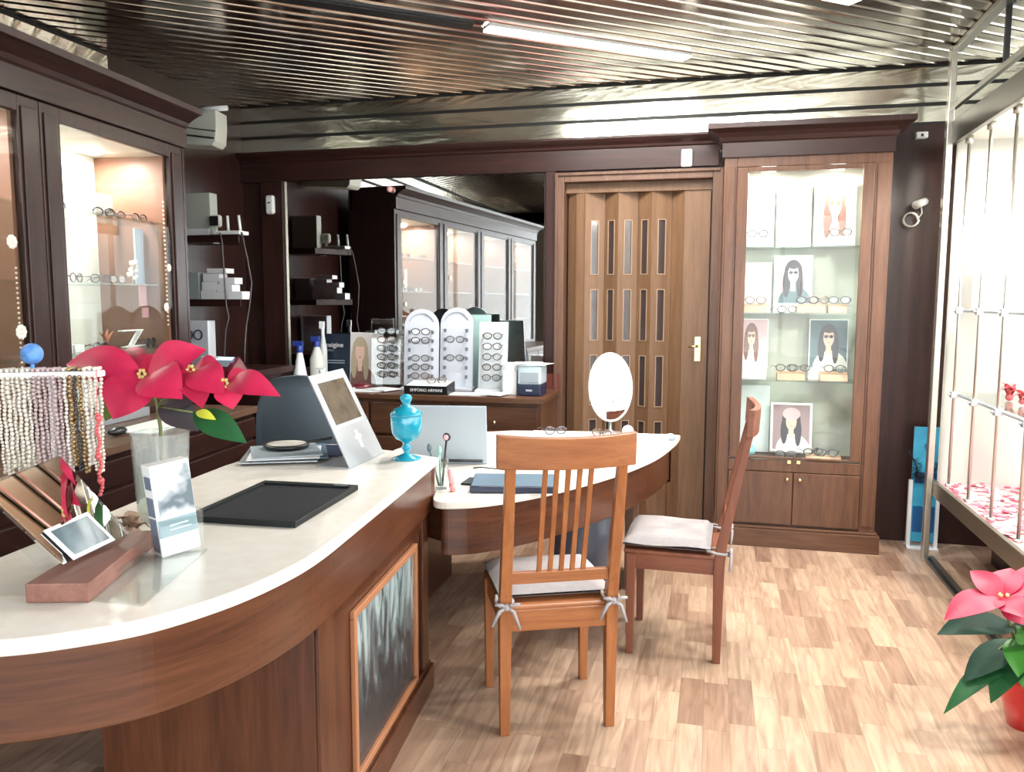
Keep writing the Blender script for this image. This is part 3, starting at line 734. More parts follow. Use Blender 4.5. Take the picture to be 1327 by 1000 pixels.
dsp('wire', .42, 5.135, 1.445, 15, 'wire glasses lying in front of the grey poster')
dsp('dark', .53, 5.125, 1.50, -12, 'dark glasses on the wider tan block beside the grey poster')
dsp('brown', .60, 5.135, 1.50, 20, 'brown glasses overlapping on the tan blocks of the second shelf')
dsp('wire', .71, 5.125, 1.50, -8, 'wire glasses at the right end of the second shelf')
dsp('dark', .425, 5.125, 1.095, 10, 'dark glasses on the middle tan block of the third shelf, left pair')
dsp('wire', .50, 5.130, 1.095, -10, 'wire glasses on the middle tan block of the third shelf, right pair')
dsp('wire', .70, 5.125, 1.095, 0, 'wire glasses in front of the long-haired poster')
dsp('dark', .60, 5.13, .588, 18, 'glasses on the cabinet floor next to the hat poster')
dsp('wire', .68, 5.13, .588, -10, 'wire glasses at the middle of the low tan block')
dsp('wire', .44, 5.12, .568, 0, 'wire glasses on the cabinet floor before the hat poster')

# ------------------------------------------------------------------ left wall of display cabinets
LA = R(5); LP = Vector((-2.796, 3.887, 0))
LM = Matrix.Translation(LP) @ Matrix.Rotation(LA, 4, 'Z')   # local x: into the room, y: towards the back wall
def L2(x, y, z): return LM @ Vector((x, y, z))
BW = 1.05
def make_bay(label):
    t = thing('display_cabinet', label, 'cabinet', LM @ Vector((0, 0, 0)), LA, 'wall display cabinets along the left side')
    b = MB()
    b.box(-.03, -.12, .92, 0, -.002, 2.30); b.box(-.03, -BW + .002, .92, 0, -.93, 2.30)
    b.box(-.03, -.93, 2.235, 0, -.12, 2.30); b.box(-.03, -.93, .92, 0, -.12, .955)
    b.box(0, -.105, .96, .008, -.02, 2.26); b.box(0, -BW + .02, .96, .008, -.955, 2.26)
    b.build('face_frame', M['mahz'], t, local=True, bevel=.003)
    b = MB(); b.box(-.42, -.14, .92, -.03, -.12, 2.30).box(-.42, -.93, .92, -.03, -.91, 2.30).build('side_panel', P('side_veneer_warm', (.20, .092, .058), .45), t, local=True)
    MB().box(-.44, -.93, .92, -.42, -.12, 2.30).build('back_panel', P('cabinet_lining', (.74, .73, .67), .5), t, local=True)
    MB().box(-.42, -.91, 2.235, -.03, -.14, 2.255).build('top_panel', M['offwhite'], t, local=True)
    MB().box(-.014, -.93, .955, -.009, -.12, 2.235).build('pane', M['glass'], t, local=True)
    for z in (1.89, 1.572, 1.25):
        MB().box(-.40, -.905, z - .008, -.03, -.145, z).build('glass_shelf', M['greenglass'], t, local=True)
    for y in (-.33, -.72):
        MB().lathe([(.04, 0), (.04, .012)], (-.29, y, 2.222), 18).build('spotlight', M['lamp'], t, local=True)
    b = MB().box(-.42, -BW + .002, .10, .36, -.002, .885)
    for k in range(6):
        z = .14 + k * .122
        b.box(.36, -BW + .004, z, .375, -.004, z + .108)
    b.build('drawer_base', M['mahy'], t, local=True, bevel=.006)
    MB().box(-.42, -BW + .002, 0, .32, -.002, .10).build('toe_kick', M['black'], t, local=True)
    return t
bay_labels = ['brightly lit wall display cabinet at the far end of the left wall', 'second wall display cabinet, cut by the left photo edge', 'third wall display cabinet, seen only in the mirror', 'fourth wall display cabinet, furthest right in the mirror']
bays = [make_bay(bay_labels[0])]
for k in range(1, 4): bays.append(dup(bays[0], L2(0, -BW * k, 0), LA, bay_labels[k]))
# one continuous ledge and one continuous crown
b = MB(); b.box(-.40, -4 * BW, .8855, .40, 0, .9195, LM)
t_ = tag(b.build('ledge', M['walnuty'], bevel=.004), 'long brown ledge running below the glass of the left cabinets', 'ledge')
for k in range(4):
    pass
b = MB()
prof = [(-.02, 2.302), (.02, 2.302), (.02, 2.40), (.03, 2.41), (.04, 2.43), (.07, 2.45), (.10, 2.465), (.115, 2.47), (.12, 2.50), (-.02, 2.50)]
n = len(prof)
b.add([L2(o, -4 * BW, z) for o, z in prof] + [L2(o, .02, z) for o, z in prof], [(i, i + 1, n + i + 1, n + i) for i in range(n - 1)] + [tuple(range(n))[::-1], tuple(range(n, 2 * n))])
b.box(-.42, -4 * BW, 2.302, -.02, .02, 2.50, LM)
structure(b, 'trim_5', M['mahy'], bevel=.002)
structure(MB().box(-.46, -4 * BW, 0, -.445, .02, 2.50, LM).box(-.44, .0, .0, -.0, .02, 2.302, LM), 'trim_6', M['mahz'])
# white rosette stickers on the panes and hanging bead chain
for i, (y, z, s) in enumerate(((-1.24, 1.72, .030), (-1.22, 1.365, .032), (-.13 - .03, 1.66, .022), (-.20, 1.455, .024))):
    b = MB()
    for k in range(9):
        a = k * 2 * math.pi / 9
        b.ball((0, s * .62 * math.cos(a), s * .62 * math.sin(a)), s * .36, (.25, 1, 1), 8, 5)
    b.ball((0, 0, 0), s * .4, (.4, 1, 1), 8, 5)
    o = b.build('paper_rosette', M['cream']); o.location = L2(.002, y, z) if i < 2 else L2(-.002, y, z); o.rotation_euler = (0, 0, LA)
    tag(o, ['upper white rosette on the glass of the cabinet at the photo edge', 'lower white rosette on the glass of the cabinet at the photo edge', 'small white rosette high on the bright cabinet glass', 'small cream rosette low on the bright cabinet glass'][i], 'rosette', 'rosettes stuck on the cabinet glass')
# contents of the first bay
def incab(mb, name, mat, label, cat, group=None, bevel=0): return tag(mb.build(name, mat, bevel=bevel), label, cat, group)
incab(MB().box(-.38, -.60, 1.891, -.37, -.36, 2.04, LM @ Matrix.Translation((0, 0, 0))), 'display_card', M['white'], 'white card on the top glass shelf of the bright left cabinet', 'card')
incab(MB().box(-.30, -.34, 1.891, -.28, -.20, 2.03, LM), 'display_card', M['white'], 'white card by the side panel on the top glass shelf', 'card')
incab(MB().box(-.40, -.86, 1.573, -.385, -.60, 1.86, LM), 'display_card', M['printpale'], 'tall pale card on the middle glass shelf of the bright cabinet', 'card')
incab(MB().box(-.16, -.22, 1.573, -.15, -.15, 1.86, LM), 'display_card', P('blue_grey_card', (.35, .42, .50), .5), 'narrow blue-grey card by the side panel on the middle shelf', 'card')
incab(MB().box(-.15, -.21, 1.46, -.14, -.155, 1.57, LM).box(-.14, -.205, 1.40, -.13, -.16, 1.452, LM), 'hanging_label', P('dusty_rose_label', (.50, .28, .30), .5), 'rose hanging label below the middle shelf', 'label')
for i, (y, z) in enumerate(((-.80, 1.251), (-.72, 1.251))):
    incab(MB().box(-.22, y - .035, z, -.12, y + .03, z + (.05 if i == 0 else .035), LM), 'small_box', M['white'], ['white box at the left of the lowest glass shelf', 'low white box second from left on the lowest glass shelf'][i], 'box')
b = MB()
for k in range(3): b.beam(L2(-.12, -.40 + .02 * k, 1.255 + .002 * k), L2(-.12, -.22 + .01 * k, 1.258), .03, .004)
b.beam(L2(-.12, -.34, 1.26), L2(-.12, -.26, 1.335), .028, .006); b.beam(L2(-.12, -.42, 1.338), L2(-.12, -.25, 1.338), .028, .006)
incab(b, 'zigzag_stand', M['white'], 'white zigzag glasses stand on the lowest glass shelf', 'stand')
b = MB(); random.seed(11)
for k in range(26):
    a = random.uniform(0, 6.3); r_ = random.uniform(.005, .035)
    b.ball(L2(-.12 + r_ * .5 * math.cos(a), -.30 + r_ * math.sin(a), 1.60 + random.uniform(0, .09)), .009, n=6, m=4)
b.tube([L2(-.12, -.30, 1.573), L2(-.12, -.30, 1.66)], .004, 6)
incab(b, 'blossom_sprig', M['cream'], 'small cream blossom ornament on the middle glass shelf', 'ornament')
b = MB()
for k in range(6): b.leaf(L2(-.14, -.50, 1.252), L2(-.14 + .02 * math.cos(k), -.50 + .04 * math.sin(k * 1.3), 1.33 + .01 * (k % 3)), .018)
incab(b, 'paper_leaf_ornament', P('orange_leaf', (.60, .24, .14), .5), 'small orange leaf ornament on the lowest glass shelf', 'ornament')
CGp = 'glasses in the bright left cabinet'
for i, (kd, x, y, z, lab) in enumerate((('dark', -.12, -.50, 1.912, 'dark glasses in the middle of the top glass shelf, left cabinet'), ('wire', -.14, -.38, 1.912, 'wire glasses second from right on the top shelf, left cabinet'), ('wire', -.12, -.22, 1.912, 'wire glasses at the right end of the top shelf, left cabinet'),
        ('wire', -.12, -.82, 1.912, 'wire glasses at the left end of the top shelf, left cabinet'), ('brown', -.12, -.72, 1.594, 'brown glasses at the left end of the middle shelf, left cabinet'), ('wire', -.12, -.55, 1.594, 'wire glasses near the middle of the middle shelf'), ('brown', -.12, -.42, 1.594, 'brown glasses beside the cream blossom ornament'),
        ('wire', -.10, -.60, 1.272, 'wire glasses beside the orange leaf ornament'), ('sun', -.10, -.20, 1.272, 'tinted glasses at the right end of the lowest shelf'))):
    specs(kd, L2(x, y, z), LA + R(90) + R((i * 37) % 30 - 15), lab, CGp)
incab(MB().box(-.36, -.92, 1.573, -.34, -.99 + .09, 1.8, LM), 'display_card', M['white'], 'narrow white card at the near end of the middle glass shelf', 'card')
# chain of tiny beads hanging in the first bay
b = MB()
for k in range(30): b.ball(L2(-.03, -.145, 2.0 - k * .022), .006, n=6, m=4)
incab(b, 'bead_chain', M['cream'], 'fine chain of cream beads hanging inside the bright cabinet', 'bead chain')
b = MB()
for k in range(22): b.ball(L2(-.03, -1.19, 1.62 - k * .02), .005, n=6, m=4)
incab(b, 'bead_chain', M['cream'], 'fine bead chain inside the cabinet at the photo edge', 'bead chain')
# second and third bay: a few cards
incab(MB().box(-.36, -1.9, 1.251, -.35, -1.25, 1.29, LM), 'display_card', M['paper'], 'flat white card strip low in the cabinet at the photo edge', 'card')
for i, (y, z) in enumerate(((-2.5, 1.573), (-2.8, 1.891), (-3.6, 1.573), (-3.9, 1.251))):
    incab(MB().box(-.34, y - .1, z, -.33, y + .1, z + .22, LM), 'display_card', [M['white'], M['printpink'], M['printpale'], M['white']][i], ['white card in the third cabinet, mirror only', 'rose card high in the third cabinet', 'pale card in the fourth cabinet', 'low white card in the fourth cabinet'][i], 'card', 'cards in the cabinets seen in the mirror')
# things on the ledge
t_ = thing('computer_mouse', 'black computer mouse on the ledge behind the necklaces', 'mouse', L2(.26, -1.02, .922))
MB().ball(L2(.26, -1.02, .940), .03, (1, 1.7, .6), 14, 8).build('shell', M['black'], t_)
MB().cyl(L2(.262, -1.045, .953), L2(.268, -1.045, .953), .006, 8).build('wheel', M['brushed'], t_)
tag(MB().box(.17, -.97, .922, .385, -.42, .926, LM).build('paper_sheet', M['white']), 'white sheets lying on the ledge behind the poinsettia', 'paper')
tag(MB().box(.02, -1.0, .922, .04, -.45, .965, LM).build('ledge_sign', M['brushed']), 'long low silver strip along the ledge under the bright cabinet', 'strip')

# ------------------------------------------------------------------ recess behind the cabinets: shelves, router, boxes
SHY = 4.57
sh = thing('wall_shelf_unit', 'dark open shelves in the corner between the left cabinets and mirror', 'shelf', (-3.15, 4.7, 1.1))
for z in (1.90, 1.495):
    MB().prism([(WXL + .005, SHY), (-2.905, SHY), (-3.08, SHY + .29), (WXL + .005, SHY + .29)], z - .045, z).build('shelf_board', M['mahx'], sh, bevel=.002)
MB().lathe([(.022, 0), (.022, .006)], (-3.12, SHY + .08, 1.849), 14).build('spotlight', M['whiteplas'], sh)
MB().box(WXL + .005, SHY + .0, 0, -2.80, SHY + .03, 1.02).box(WXL + .005, SHY + .01, 0, WXL + .03, SHY + .32, 1.02).box(-2.80, SHY, 0, -2.77, WY - .05, 1.02).build('lower_panel', M['mahz'], sh, bevel=.003)
MB().box(WXL + .005, 3.95, 1.02, -2.72, SHY + .32, 1.06).build('worktop', M['mahx'], sh, bevel=.003)
MB().box(WXL + .005, SHY + .0, 0, -2.9, SHY + .02, .0001).build('hidden_joint', M['mahx'], sh) if False else None
Y = SHY + .06
t_ = thing('leaning_box', 'pale beige box file standing at the left of the top corner shelf', 'box', (-3.25, Y, 1.90))
MB().box(-3.36, Y, 1.901, -3.14, Y + .08, 2.17).build('body', P('beige_box', (.44, .46, .40), .6), t_, bevel=.003)
MB().box(-3.36, Y - .005, 1.901, -3.15, Y, 1.945).build('label_strip', M['white'], t_)
t_ = thing('webcam', 'small white square-headed camera on the top corner shelf', 'camera', (-3.10, Y, 1.90))
MB().box(-3.14, Y - .02, 1.95, -3.06, Y + .02, 2.03).build('head', M['ac'], t_, bevel=.02, seg=4)
MB().box(-3.13, Y - .024, 1.96, -3.07, Y - .019, 2.02).build('lens_face', M['black'], t_, bevel=.002)
MB().cyl((-3.10, Y, 1.901), (-3.10, Y, 1.952), .01, 10).box(-3.13, Y - .03, 1.901, -3.07, Y + .03, 1.908).build('foot', M['ac'], t_)
t_ = thing('wifi_router', 'white router with two upright antennas on the top corner shelf', 'router', (-2.99, Y, 1.90))
MB().box(-3.09, Y - .05, 1.901, -2.905, Y + .06, 1.925).build('body', M['whiteplas'], t_, bevel=.004)
MB().cyl((-3.0, Y - .02, 1.92), (-3.005, Y - .02, 2.02), .009, 10).build('antenna', M['whiteplas'], t_)
MB().cyl((-2.915, Y - .02, 1.92), (-2.925, Y - .02, 2.02), .009, 10).build('antenna', M['whiteplas'], t_)
# cables
tag(MB().tube([(-3.03, SHY - .01, 1.91), (-3.015, SHY - .012, 1.86), (-3.01, SHY - .012, 1.72), (-3.005, SHY - .012, 1.55), (-3.0, SHY - .012, 1.46), (-2.985, SHY - .012, 1.38), (-3.01, SHY - .012, 1.30), (-3.03, SHY - .01, 1.12), (-3.03, SHY - .01, 1.065)], .005, 8).build('power_cable', M['cable']), 'left grey cable dropping past the corner shelves', 'cable', 'cables hanging from the router')
tag(MB().tube([(-2.90, SHY + .03, 1.915), (-2.885, SHY + .02, 1.87), (-2.86, SHY + .02, 1.75), (-2.835, SHY + .02, 1.6), (-2.85, SHY + .01, 1.45), (-2.87, SHY, 1.33), (-2.865, SHY - .03, 1.22), (-2.84, SHY - .08, 1.10)], .005, 8).build('power_cable', M['cable']), 'right grey cable running down to the maroon card terminal', 'cable', 'cables hanging from the router')
# small boxes on the second shelf
z = 1.496
bxs = [(-3.36, -3.22, 0, .17, 'greyb'), (-3.21, -3.10, 0, .055, 'white'), (-3.10, -3.0, 0, .045, 'white'), (-3.0, -2.91, 0, .05, 'paper'), (-3.20, -3.09, .056, .055, 'paper'), (-3.09, -2.98, .046, .05, 'white'), (-3.19, -3.07, .112, .05, 'white'), (-3.07, -2.96, .097, .04, 'paper'), (-3.16, -3.02, .165, .03, 'white')]
M['stand'] = P('blue_white_board', (.52, .55, .61), .4)
M['greyb'] = P('grey_green_box', (.32, .37, .36), .5)
labs = ['grey-green carton at the left of the middle corner shelf', 'small white box, bottom left of the little stack', 'small white box, bottom centre of the little stack', 'single white box at the right end of the middle corner shelf', 'white box, second row left in the little stack', 'white box, second row right in the little stack', 'white box, third row left in the little stack', 'thin white box, third row right in the little stack', 'flat white box topping the little stack']
for q, lab in zip(bxs, labs):
    tag(MB().box(q[0], Y - .03, z + q[2], q[1] - .002, Y + .06, z + q[2] + q[3]).build('carton', M[q[4]], bevel=.001), lab, 'box', 'small boxes on the middle corner shelf')
t_ = thing('printed_box', 'white box with dark spectacles print standing below the corner shelves', 'box', (-3.2, Y, 1.06))
MB().box(-3.34, Y - .1, 1.061, -3.12, Y - .02, 1.36).build('body', M['printpale'], t_, bevel=.002)
b = MB()
for cx in (-3.26, -3.19): b.tube([(cx + .03 * math.cos(a), Y - .102, 1.27 + .03 * math.sin(a)) for a in [k * .5236 for k in range(12)]], .004, 5, closed=True)
b.build('print', M['navy'], t_)
# card terminals
t_ = thing('card_terminal', 'white card terminal leaning on the corner worktop', 'card terminal', (-2.95, 4.3, 1.06), R(10))
MB().box(-.07, -.02, 0, .07, .05, .095, Matrix.Rotation(R(-22), 4, 'X')).build('housing', M['whiteplas'], t_, local=True, bevel=.008)
MB().box(-.045, -.024, .03, .045, -.019, .075, Matrix.Rotation(R(-22), 4, 'X')).build('keypad', M['black'], t_, local=True)
t_ = thing('card_terminal', 'maroon and black card terminal with glowing blue display', 'card terminal', (-2.79, 4.18, 1.06), R(-5))
b = MB().add([(-.12, -.08, 0), (.12, -.08, 0), (.12, .10, 0), (-.12, .10, 0), (-.11, -.07, .035), (.11, -.07, .03), (.06, .08, .10), (-.08, .08, .10)], [(3, 2, 1, 0), (4, 5, 6, 7), (0, 1, 5, 4), (1, 2, 6, 5), (2, 3, 7, 6), (3, 0, 4, 7)])
b.build('housing', M['maroon'], t_, local=True, bevel=.006)
MB().add([(-.07, .02, .081), (.05, .02, .081), (.045, .055, .096), (-.065, .055, .096)], [(0, 1, 2, 3)]).build('display', M['screen'], t_, local=True)
MB().add([(-.07, -.045, .050), (.07, -.045, .048), (.055, .012, .0775), (-.065, .012, .0775)], [(0, 1, 2, 3)]).build('keypad', M['greyplas'], t_, local=True)

# air conditioner
t_ = thing('air_conditioner', 'cream wall air conditioner end jutting out beyond the left cornice', 'air conditioner', (-3.1, 4.45, 2.4))
prof = [(0, 2.38), (.46, 2.375), (.50, 2.40), (.51, 2.46), (.51, 2.63), (.12, 2.66), (0, 2.66)]
b = MB(); n = len(prof)
pp = [(-3.36, 2.435), (-2.93, 2.405), (-2.905, 2.43), (-2.895, 2.52), (-2.895, 2.61), (-2.97, 2.61), (-3.07, 2.575), (-3.36, 2.60)]
n = len(pp)
b.add([(x, 4.36, z) for x, z in pp] + [(x - .03, 4.52, z) for x, z in pp], [tuple(range(n)), tuple(range(n, 2 * n))[::-1]] + [(i, n + i, n + (i + 1) % n, (i + 1) % n) for i in range(n)])
b.build('body', M['ac'], t_, bevel=.006)
MB().beam((-3.12, 4.357, 2.52), (-2.90, 4.357, 2.485), .006, .006).beam((-3.12, 4.357, 2.475), (-2.91, 4.357, 2.445), .010, .010).build('louvre_line', M['black'], t_)
MB().cyl((-3.1, 4.44, 2.635), (-2.87, 4.44, 2.635), .016, 12).build('pipe_cover', M['whiteplas'], t_)

# ------------------------------------------------------------------ back console under the mirror
cs = thing('back_console', 'long reddish wood console under the wall mirror', 'console', (-1.9, 5.1, 0))
CZ0 = .898
MB().box(-2.74, 4.79, .862, -1.0, WY - .04, CZ0).build('top', M['cherryx'], cs, bevel=.004)
b = MB().box(-2.72, 4.83, .06, -1.02, WY - .05, .862); b.box(-2.72, 4.90, 0, -1.02, WY - .05, .06)
b.build('carcass', M['cherryz'], cs, bevel=.003)
for k in range(3):
    x0 = -2.70 + k * .56
    for z0, z1 in ((.64, .84), (.38, .62), (.10, .36)):
        dw = MB().box(x0, 4.812, z0, x0 + .54, 4.83, z1).build('drawer', M['cherryx'], cs, bevel=.004)
        MB().cyl((x0 + .27, 4.812, (z0 + z1) / 2), (x0 + .27, 4.79, (z0 + z1) / 2), .01, 10).build('knob', M['brass'], dw)
MB().box(-2.74, WY - .05, CZ0, -1.0, WY - .036, 1.0).build('upstand', P('deep_red_wood', (.12, .03, .022), .35), cs)
# things on the console
def arch_board(name, label, x, w, h, y, mat, lean=8, rz=0, rows=6, kinds=('dark',), fill=None, rounded=True, lab='', group='', pegs=True):
    t = thing(name, label, 'glasses stand', (x, y, CZ0), rz)
    Mx = Matrix.Rotation(R(-lean), 4, 'X')
    pts = [(-w / 2, 0), (w / 2, 0)]
    if rounded:
        pts += [(w / 2 * math.cos(a), h - w / 2 + w / 2 * math.sin(a)) for a in [math.pi * k / 14 for k in range(15)]]
    else: pts += [(w / 2, h), (-w / 2, h)]
    b = MB(); n = len(pts)
    b.add([Mx @ Vector((p[0], 0, p[1] + .02)) for p in pts] + [Mx @ Vector((p[0], .012, p[1] + .02)) for p in pts], [tuple(range(n)), tuple(range(n, 2 * n))[::-1]] + [(i, n + i, n + (i + 1) % n, (i + 1) % n) for i in range(n)])
    b.build('board', mat, t, local=True)
    MB().box(-w / 2 - .01, -.07, 0, w / 2 + .01, .10, .02).build('base', mat, t, local=True, bevel=.003)
    if rounded:
        a_ = MB()
        pts2 = [((w / 2 - .03) * math.cos(a), h - w / 2 + (w / 2 - .03) * math.sin(a)) for a in [math.pi * (.12 + .76 * k / 10) for k in range(11)]]
        for k in range(10): a_.beam(Mx @ Vector((pts2[k][0], -.002, pts2[k][1] + .02)), Mx @ Vector((pts2[k + 1][0], -.002, pts2[k + 1][1] + .02)), .003, .014, up=(0, -1, 0))
        a_.build('arched_lettering', P('grey_print' + name + str(x), (.35, .36, .40), .5), t, local=True)
    top = h - (w / 2 if rounded else .05); step = (top - .05) / rows
    for r_ in range(rows):
        z_ = .07 + r_ * step
        for s in (-1, 1):
            p_ = MB(); q = Mx @ Vector((s * w * .33, 0, z_ + .02)); p_.cyl(q, q + Vector((0, -.03, 0)), .005, 6); p_.box(q.x - .008, q.y - .034, q.z - .012, q.x + .008, q.y - .026, q.z + .012)
            p_.build('peg', mat if not fill else fill, t, local=True)
    W_ = Matrix.Translation((x, y, CZ0)) @ Matrix.Rotation(rz, 4, 'Z')
    names = ['lowest', 'second lowest', 'third from below', 'fourth from below', 'fifth from below', 'sixth from below', 'seventh from below']
    for r_ in range(rows):
        kd = kinds[r_ % len(kinds)]
        if kd is None: continue
        q = W_ @ (Mx @ Vector((0, -.045, .09 + r_ * step)))
        specs(kd, q, rz, '%s glasses, %s on the %s' % ({'dark': 'dark', 'brown': 'brown', 'wire': 'wire', 'sun': 'tinted'}[kd], names[r_], lab), group, sc=1.02)
    return t
arch_board('glasses_stand', 'left white arch-topped glasses stand before the mirror', -1.90, .235, .52, 5.10, M['stand'], 6, R(10), 6, ('brown', 'dark', 'wire', None, 'dark', 'dark'), P('slate_peg', (.10, .11, .14), .4), True, 'left arched stand', 'glasses on the left arched stand')
arch_board('glasses_stand', 'right white arch-topped glasses stand before the mirror', -1.665, .225, .53, 5.13, M['stand'], 5, R(4), 6, (None, None, 'wire', None, 'wire', None), P('slate_peg2', (.14, .14, .17), .4), True, 'right arched stand', 'glasses on the right arched stand')
arch_board('glasses_stand', 'translucent grey glasses stand beside the left arched one', -2.17, .22, .45, 5.16, M['acrylic'], 7, R(14), 6, ('wire', 'dark', 'dark', 'wire', 'brown', 'wire'), None, False, 'translucent grey stand', 'glasses on the translucent stand')
arch_board('glasses_stand', 'white square-topped glasses stand next to the printer', -1.40, .19, .44, 5.08, P('ice_white', (.50, .53, .55), .4), 9, R(6), 5, ('wire', 'dark', 'wire', 'wire', 'dark'), None, False, 'square-topped stand', 'glasses on the square-topped stand')
card('display_card', 'tall pale green panel painted as a glass reflection behind the arched stands', 'sheet', (-1.56, 5.24, CZ0), 0, .20, .50, P('green_reflection', (.36, .52, .50), .4), 4, back=False)  # opaque panel coloured to stand in for a greenish glass reflection
t_ = thing('counter_display', 'black slanted display tray with white lettering on the console', 'tray', (-1.76, 4.87, CZ0))
b = MB().add([(-.15, -.05, 0), (.14, -.05, 0), (.14, .10, 0), (-.15, .10, 0), (-.15, -.06, .055), (.14, -.06, .055), (.14, .10, .075), (-.15, .10, .075)], [(3, 2, 1, 0), (4, 5, 6, 7), (0, 1, 5, 4), (1, 2, 6, 5), (2, 3, 7, 6), (3, 0, 4, 7)])
b.build('body', M['black'], t_, local=True)
MB().add([(-.14, -.055, .0565), (.13, -.055, .0565), (.13, .09, .0755), (-.14, .09, .0755)], [(0, 1, 2, 3)]).build('top_liner', M['paper'], t_, local=True)
def text(s, name, mat, parent, loc, size, rot=(R(90), 0, 0), ext=.0006, align='CENTER'):
    c = bpy.data.curves.new(name, 'FONT'); c.body = s; c.size = size; c.extrude = ext; c.align_x = align
    tmp = bpy.data.objects.new(name, c); COL.objects.link(tmp); c.materials.append(mat)
    bpy.context.view_layer.update()
    me = bpy.data.meshes.new_from_object(tmp.evaluated_get(bpy.context.evaluated_depsgraph_get()))
    bpy.data.objects.remove(tmp)
    o = bpy.data.objects.new(name, me); COL.objects.link(o)
    if parent: o.parent = parent
    o.location = loc; o.rotation_euler = rot
    return o
text('EMPORIO ARMANI', 'lettering', M['white'], t_, (0, -.0575, .020), .026)
specs('brown', (-1.72, 4.90, CZ0 + .085), R(20), 'glasses lying on the black display tray', 'glasses on the console')
t_ = thing('white_packet', 'upright white carton standing before the printer', 'box', (-1.25, 4.98, CZ0))
MB().box(-.045, -.03, 0, .045, .03, .155).build('body', M['white'], t_, local=True, bevel=.002)
MB().box(-.035, .032, 0, .055, .08, .20).build('rear_sleeve', M['paper'], t_, local=True, bevel=.002)
t_ = thing('label_printer', 'small dark blue and white printer with papers on top', 'printer', (-1.115, 5.0, CZ0))
MB().box(-.075, -.09, 0, .075, .10, .07).build('base', M['navy'], t_, local=True, bevel=.008)
b = MB().box(-.075, -.085, .07, .075, .10, .19); b.build('hood', P('ice_blue_plastic', (.45, .55, .62), .4), t_, local=True, bevel=.012)
MB().box(-.055, -.089, .085, .06, -.084, .15).build('window', M['greyplas'], t_, local=True, bevel=.004)
MB().box(-.02, -.093, .03, .02, -.089, .042).build('badge', M['brushed'], t_, local=True)
for i, (dx, dy, dz, a) in enumerate(((0, 0, .0, 4), (.02, .01, .004, -12), (-.02, 0, .008, 14))):
    o = MB().box(-.09, -.09, 0, .09, .09, .003).build('paper_sheet', M['paper']); o.location = (-1.115 + dx, 5.0 + dy, CZ0 + .191 + dz); o.rotation_euler = (0, 0, R(a))
    tag(o, ['bottom sheet of the papers on the printer', 'middle sheet of the papers on the printer', 'top sheet of the papers on the printer'][i], 'paper', 'papers on top of the printer')
for i, (x, y, a, w) in enumerate(((-2.20, 4.92, 10, .22), (-2.12, 4.95, -20, .18), (-1.50, 4.90, 6, .24), (-1.36, 4.90, -14, .2), (-2.55, 4.95, -5, .24), (-2.42, 4.90, 8, .22))):
    o = MB().box(-w / 2, -.07, 0, w / 2, .09, .004 + .003 * (i % 2)).build('paper_sheet', M['paper'] if i != 4 else M['white']); o.location = (x, y, CZ0 + .0012 + .006 * (i % 2)); o.rotation_euler = (0, 0, R(a))
    tag(o, ['white papers at the front of the console left of the black tray', 'crumpled white paper over the papers left of the black tray', 'white papers right of the black tray on the console', 'sheet beneath the white carton on the console', 'papers in front of the navy poster', 'sheet beside the translucent grey stand'][i], 'paper', 'papers on the console')
tag(MB().lathe([(0, 0), (.05, .0), (.055, .02), (.04, .035), (0, .04)], (-2.30, 5.02, CZ0 + .002), sx=1.3).build('glasses_case', M['maroon']), 'maroon glasses case beside the translucent stand', 'case')
# navy poster card and photo card
t_ = thing('advert_card', 'navy advert card with white lettering leaning before the mirror', 'card', (-2.60, 5.22, CZ0))
MB().box(-.14, 0, .0, .12, .008, .36, Matrix.Rotation(R(-6), 4, 'X')).build('board', P('navy_print', (.012, .02, .035), .35), t_, local=True)
text('Ronsigine', 'title', M['white'], t_, (-.115, .019, .265), .048, (R(96), 0, 0), align='LEFT')
text('collection', 'subtitle', M['greyplas'], t_, (-.105, .018, .235), .026, (R(96), 0, 0), align='LEFT')
MB().box(-.10, -.0025, .168, .08, -.0005, .174, Matrix.Rotation(R(-6), 4, 'X')).box(-.10, -.0025, .152, .08, -.0005, .158, Matrix.Rotation(R(-6), 4, 'X')).box(-.10, -.0025, .19, -.05, -.0005, .197, Matrix.Rotation(R(-6), 4, 'X')).build('text_lines', M['greyplas'], t_, local=True)
t_ = portrait('photo_card', 'white card with a blonde person in profile beside the navy card', -2.48, -2.235, CZ0 + .002, CZ0 + .37, 5.23, P('printed_cream', (.66, .62, .60), .5), P('printed_blonde', (.45, .36, .25), .5), M['skin'], M['hairr'], group=None, fx=.3, border=.004)
# bottles
def bottle(x, y, h, r, body, cap, label, name='spray_bottle', cone=False):
    t = thing(name, label, 'bottle', (x, y, CZ0))
    pr = [(r, 0), (r, h * .12), (r * .35, h * .72), (r * .3, h * .75)] if cone else [(r * .9, 0), (r, h * .05), (r, h * .55), (r * .45, h * .75), (r * .4, h * .78)]
    MB().lathe(pr, n=20).build('body', body, t, local=True)
    MB().cyl((0, 0, h * .74), (0, 0, h * .88), r * .42, 12).box(-r * .9, -.008, h * .86, r * .5, .008, h * .97).build('cap', cap, t, local=True, bevel=.003)
    return t
bl = P('royal_blue_plastic', (.02, .045, .25), .4)
bottle(-2.70, 4.93, .33, .055, M['white'], bl, 'white cone-shaped spray bottle with blue nozzle, leftmost on the console', cone=True)
bottle(-2.62, 5.02, .36, .048, P('cream_bottle', (.60, .60, .54), .4), bl, 'cream rounded spray bottle with blue nozzle beside the cone bottle')
bottle(-2.54, 4.93, .15, .05, M['white'], M['white'], 'short white cone bottle in front of the navy card', cone=True)
bottle(-2.65, 5.17, .46, .028, P('pale_bottle', (.55, .58, .58), .4), M['white'], 'slim pale bottle rising behind the spray bottles', name='slim_bottle')

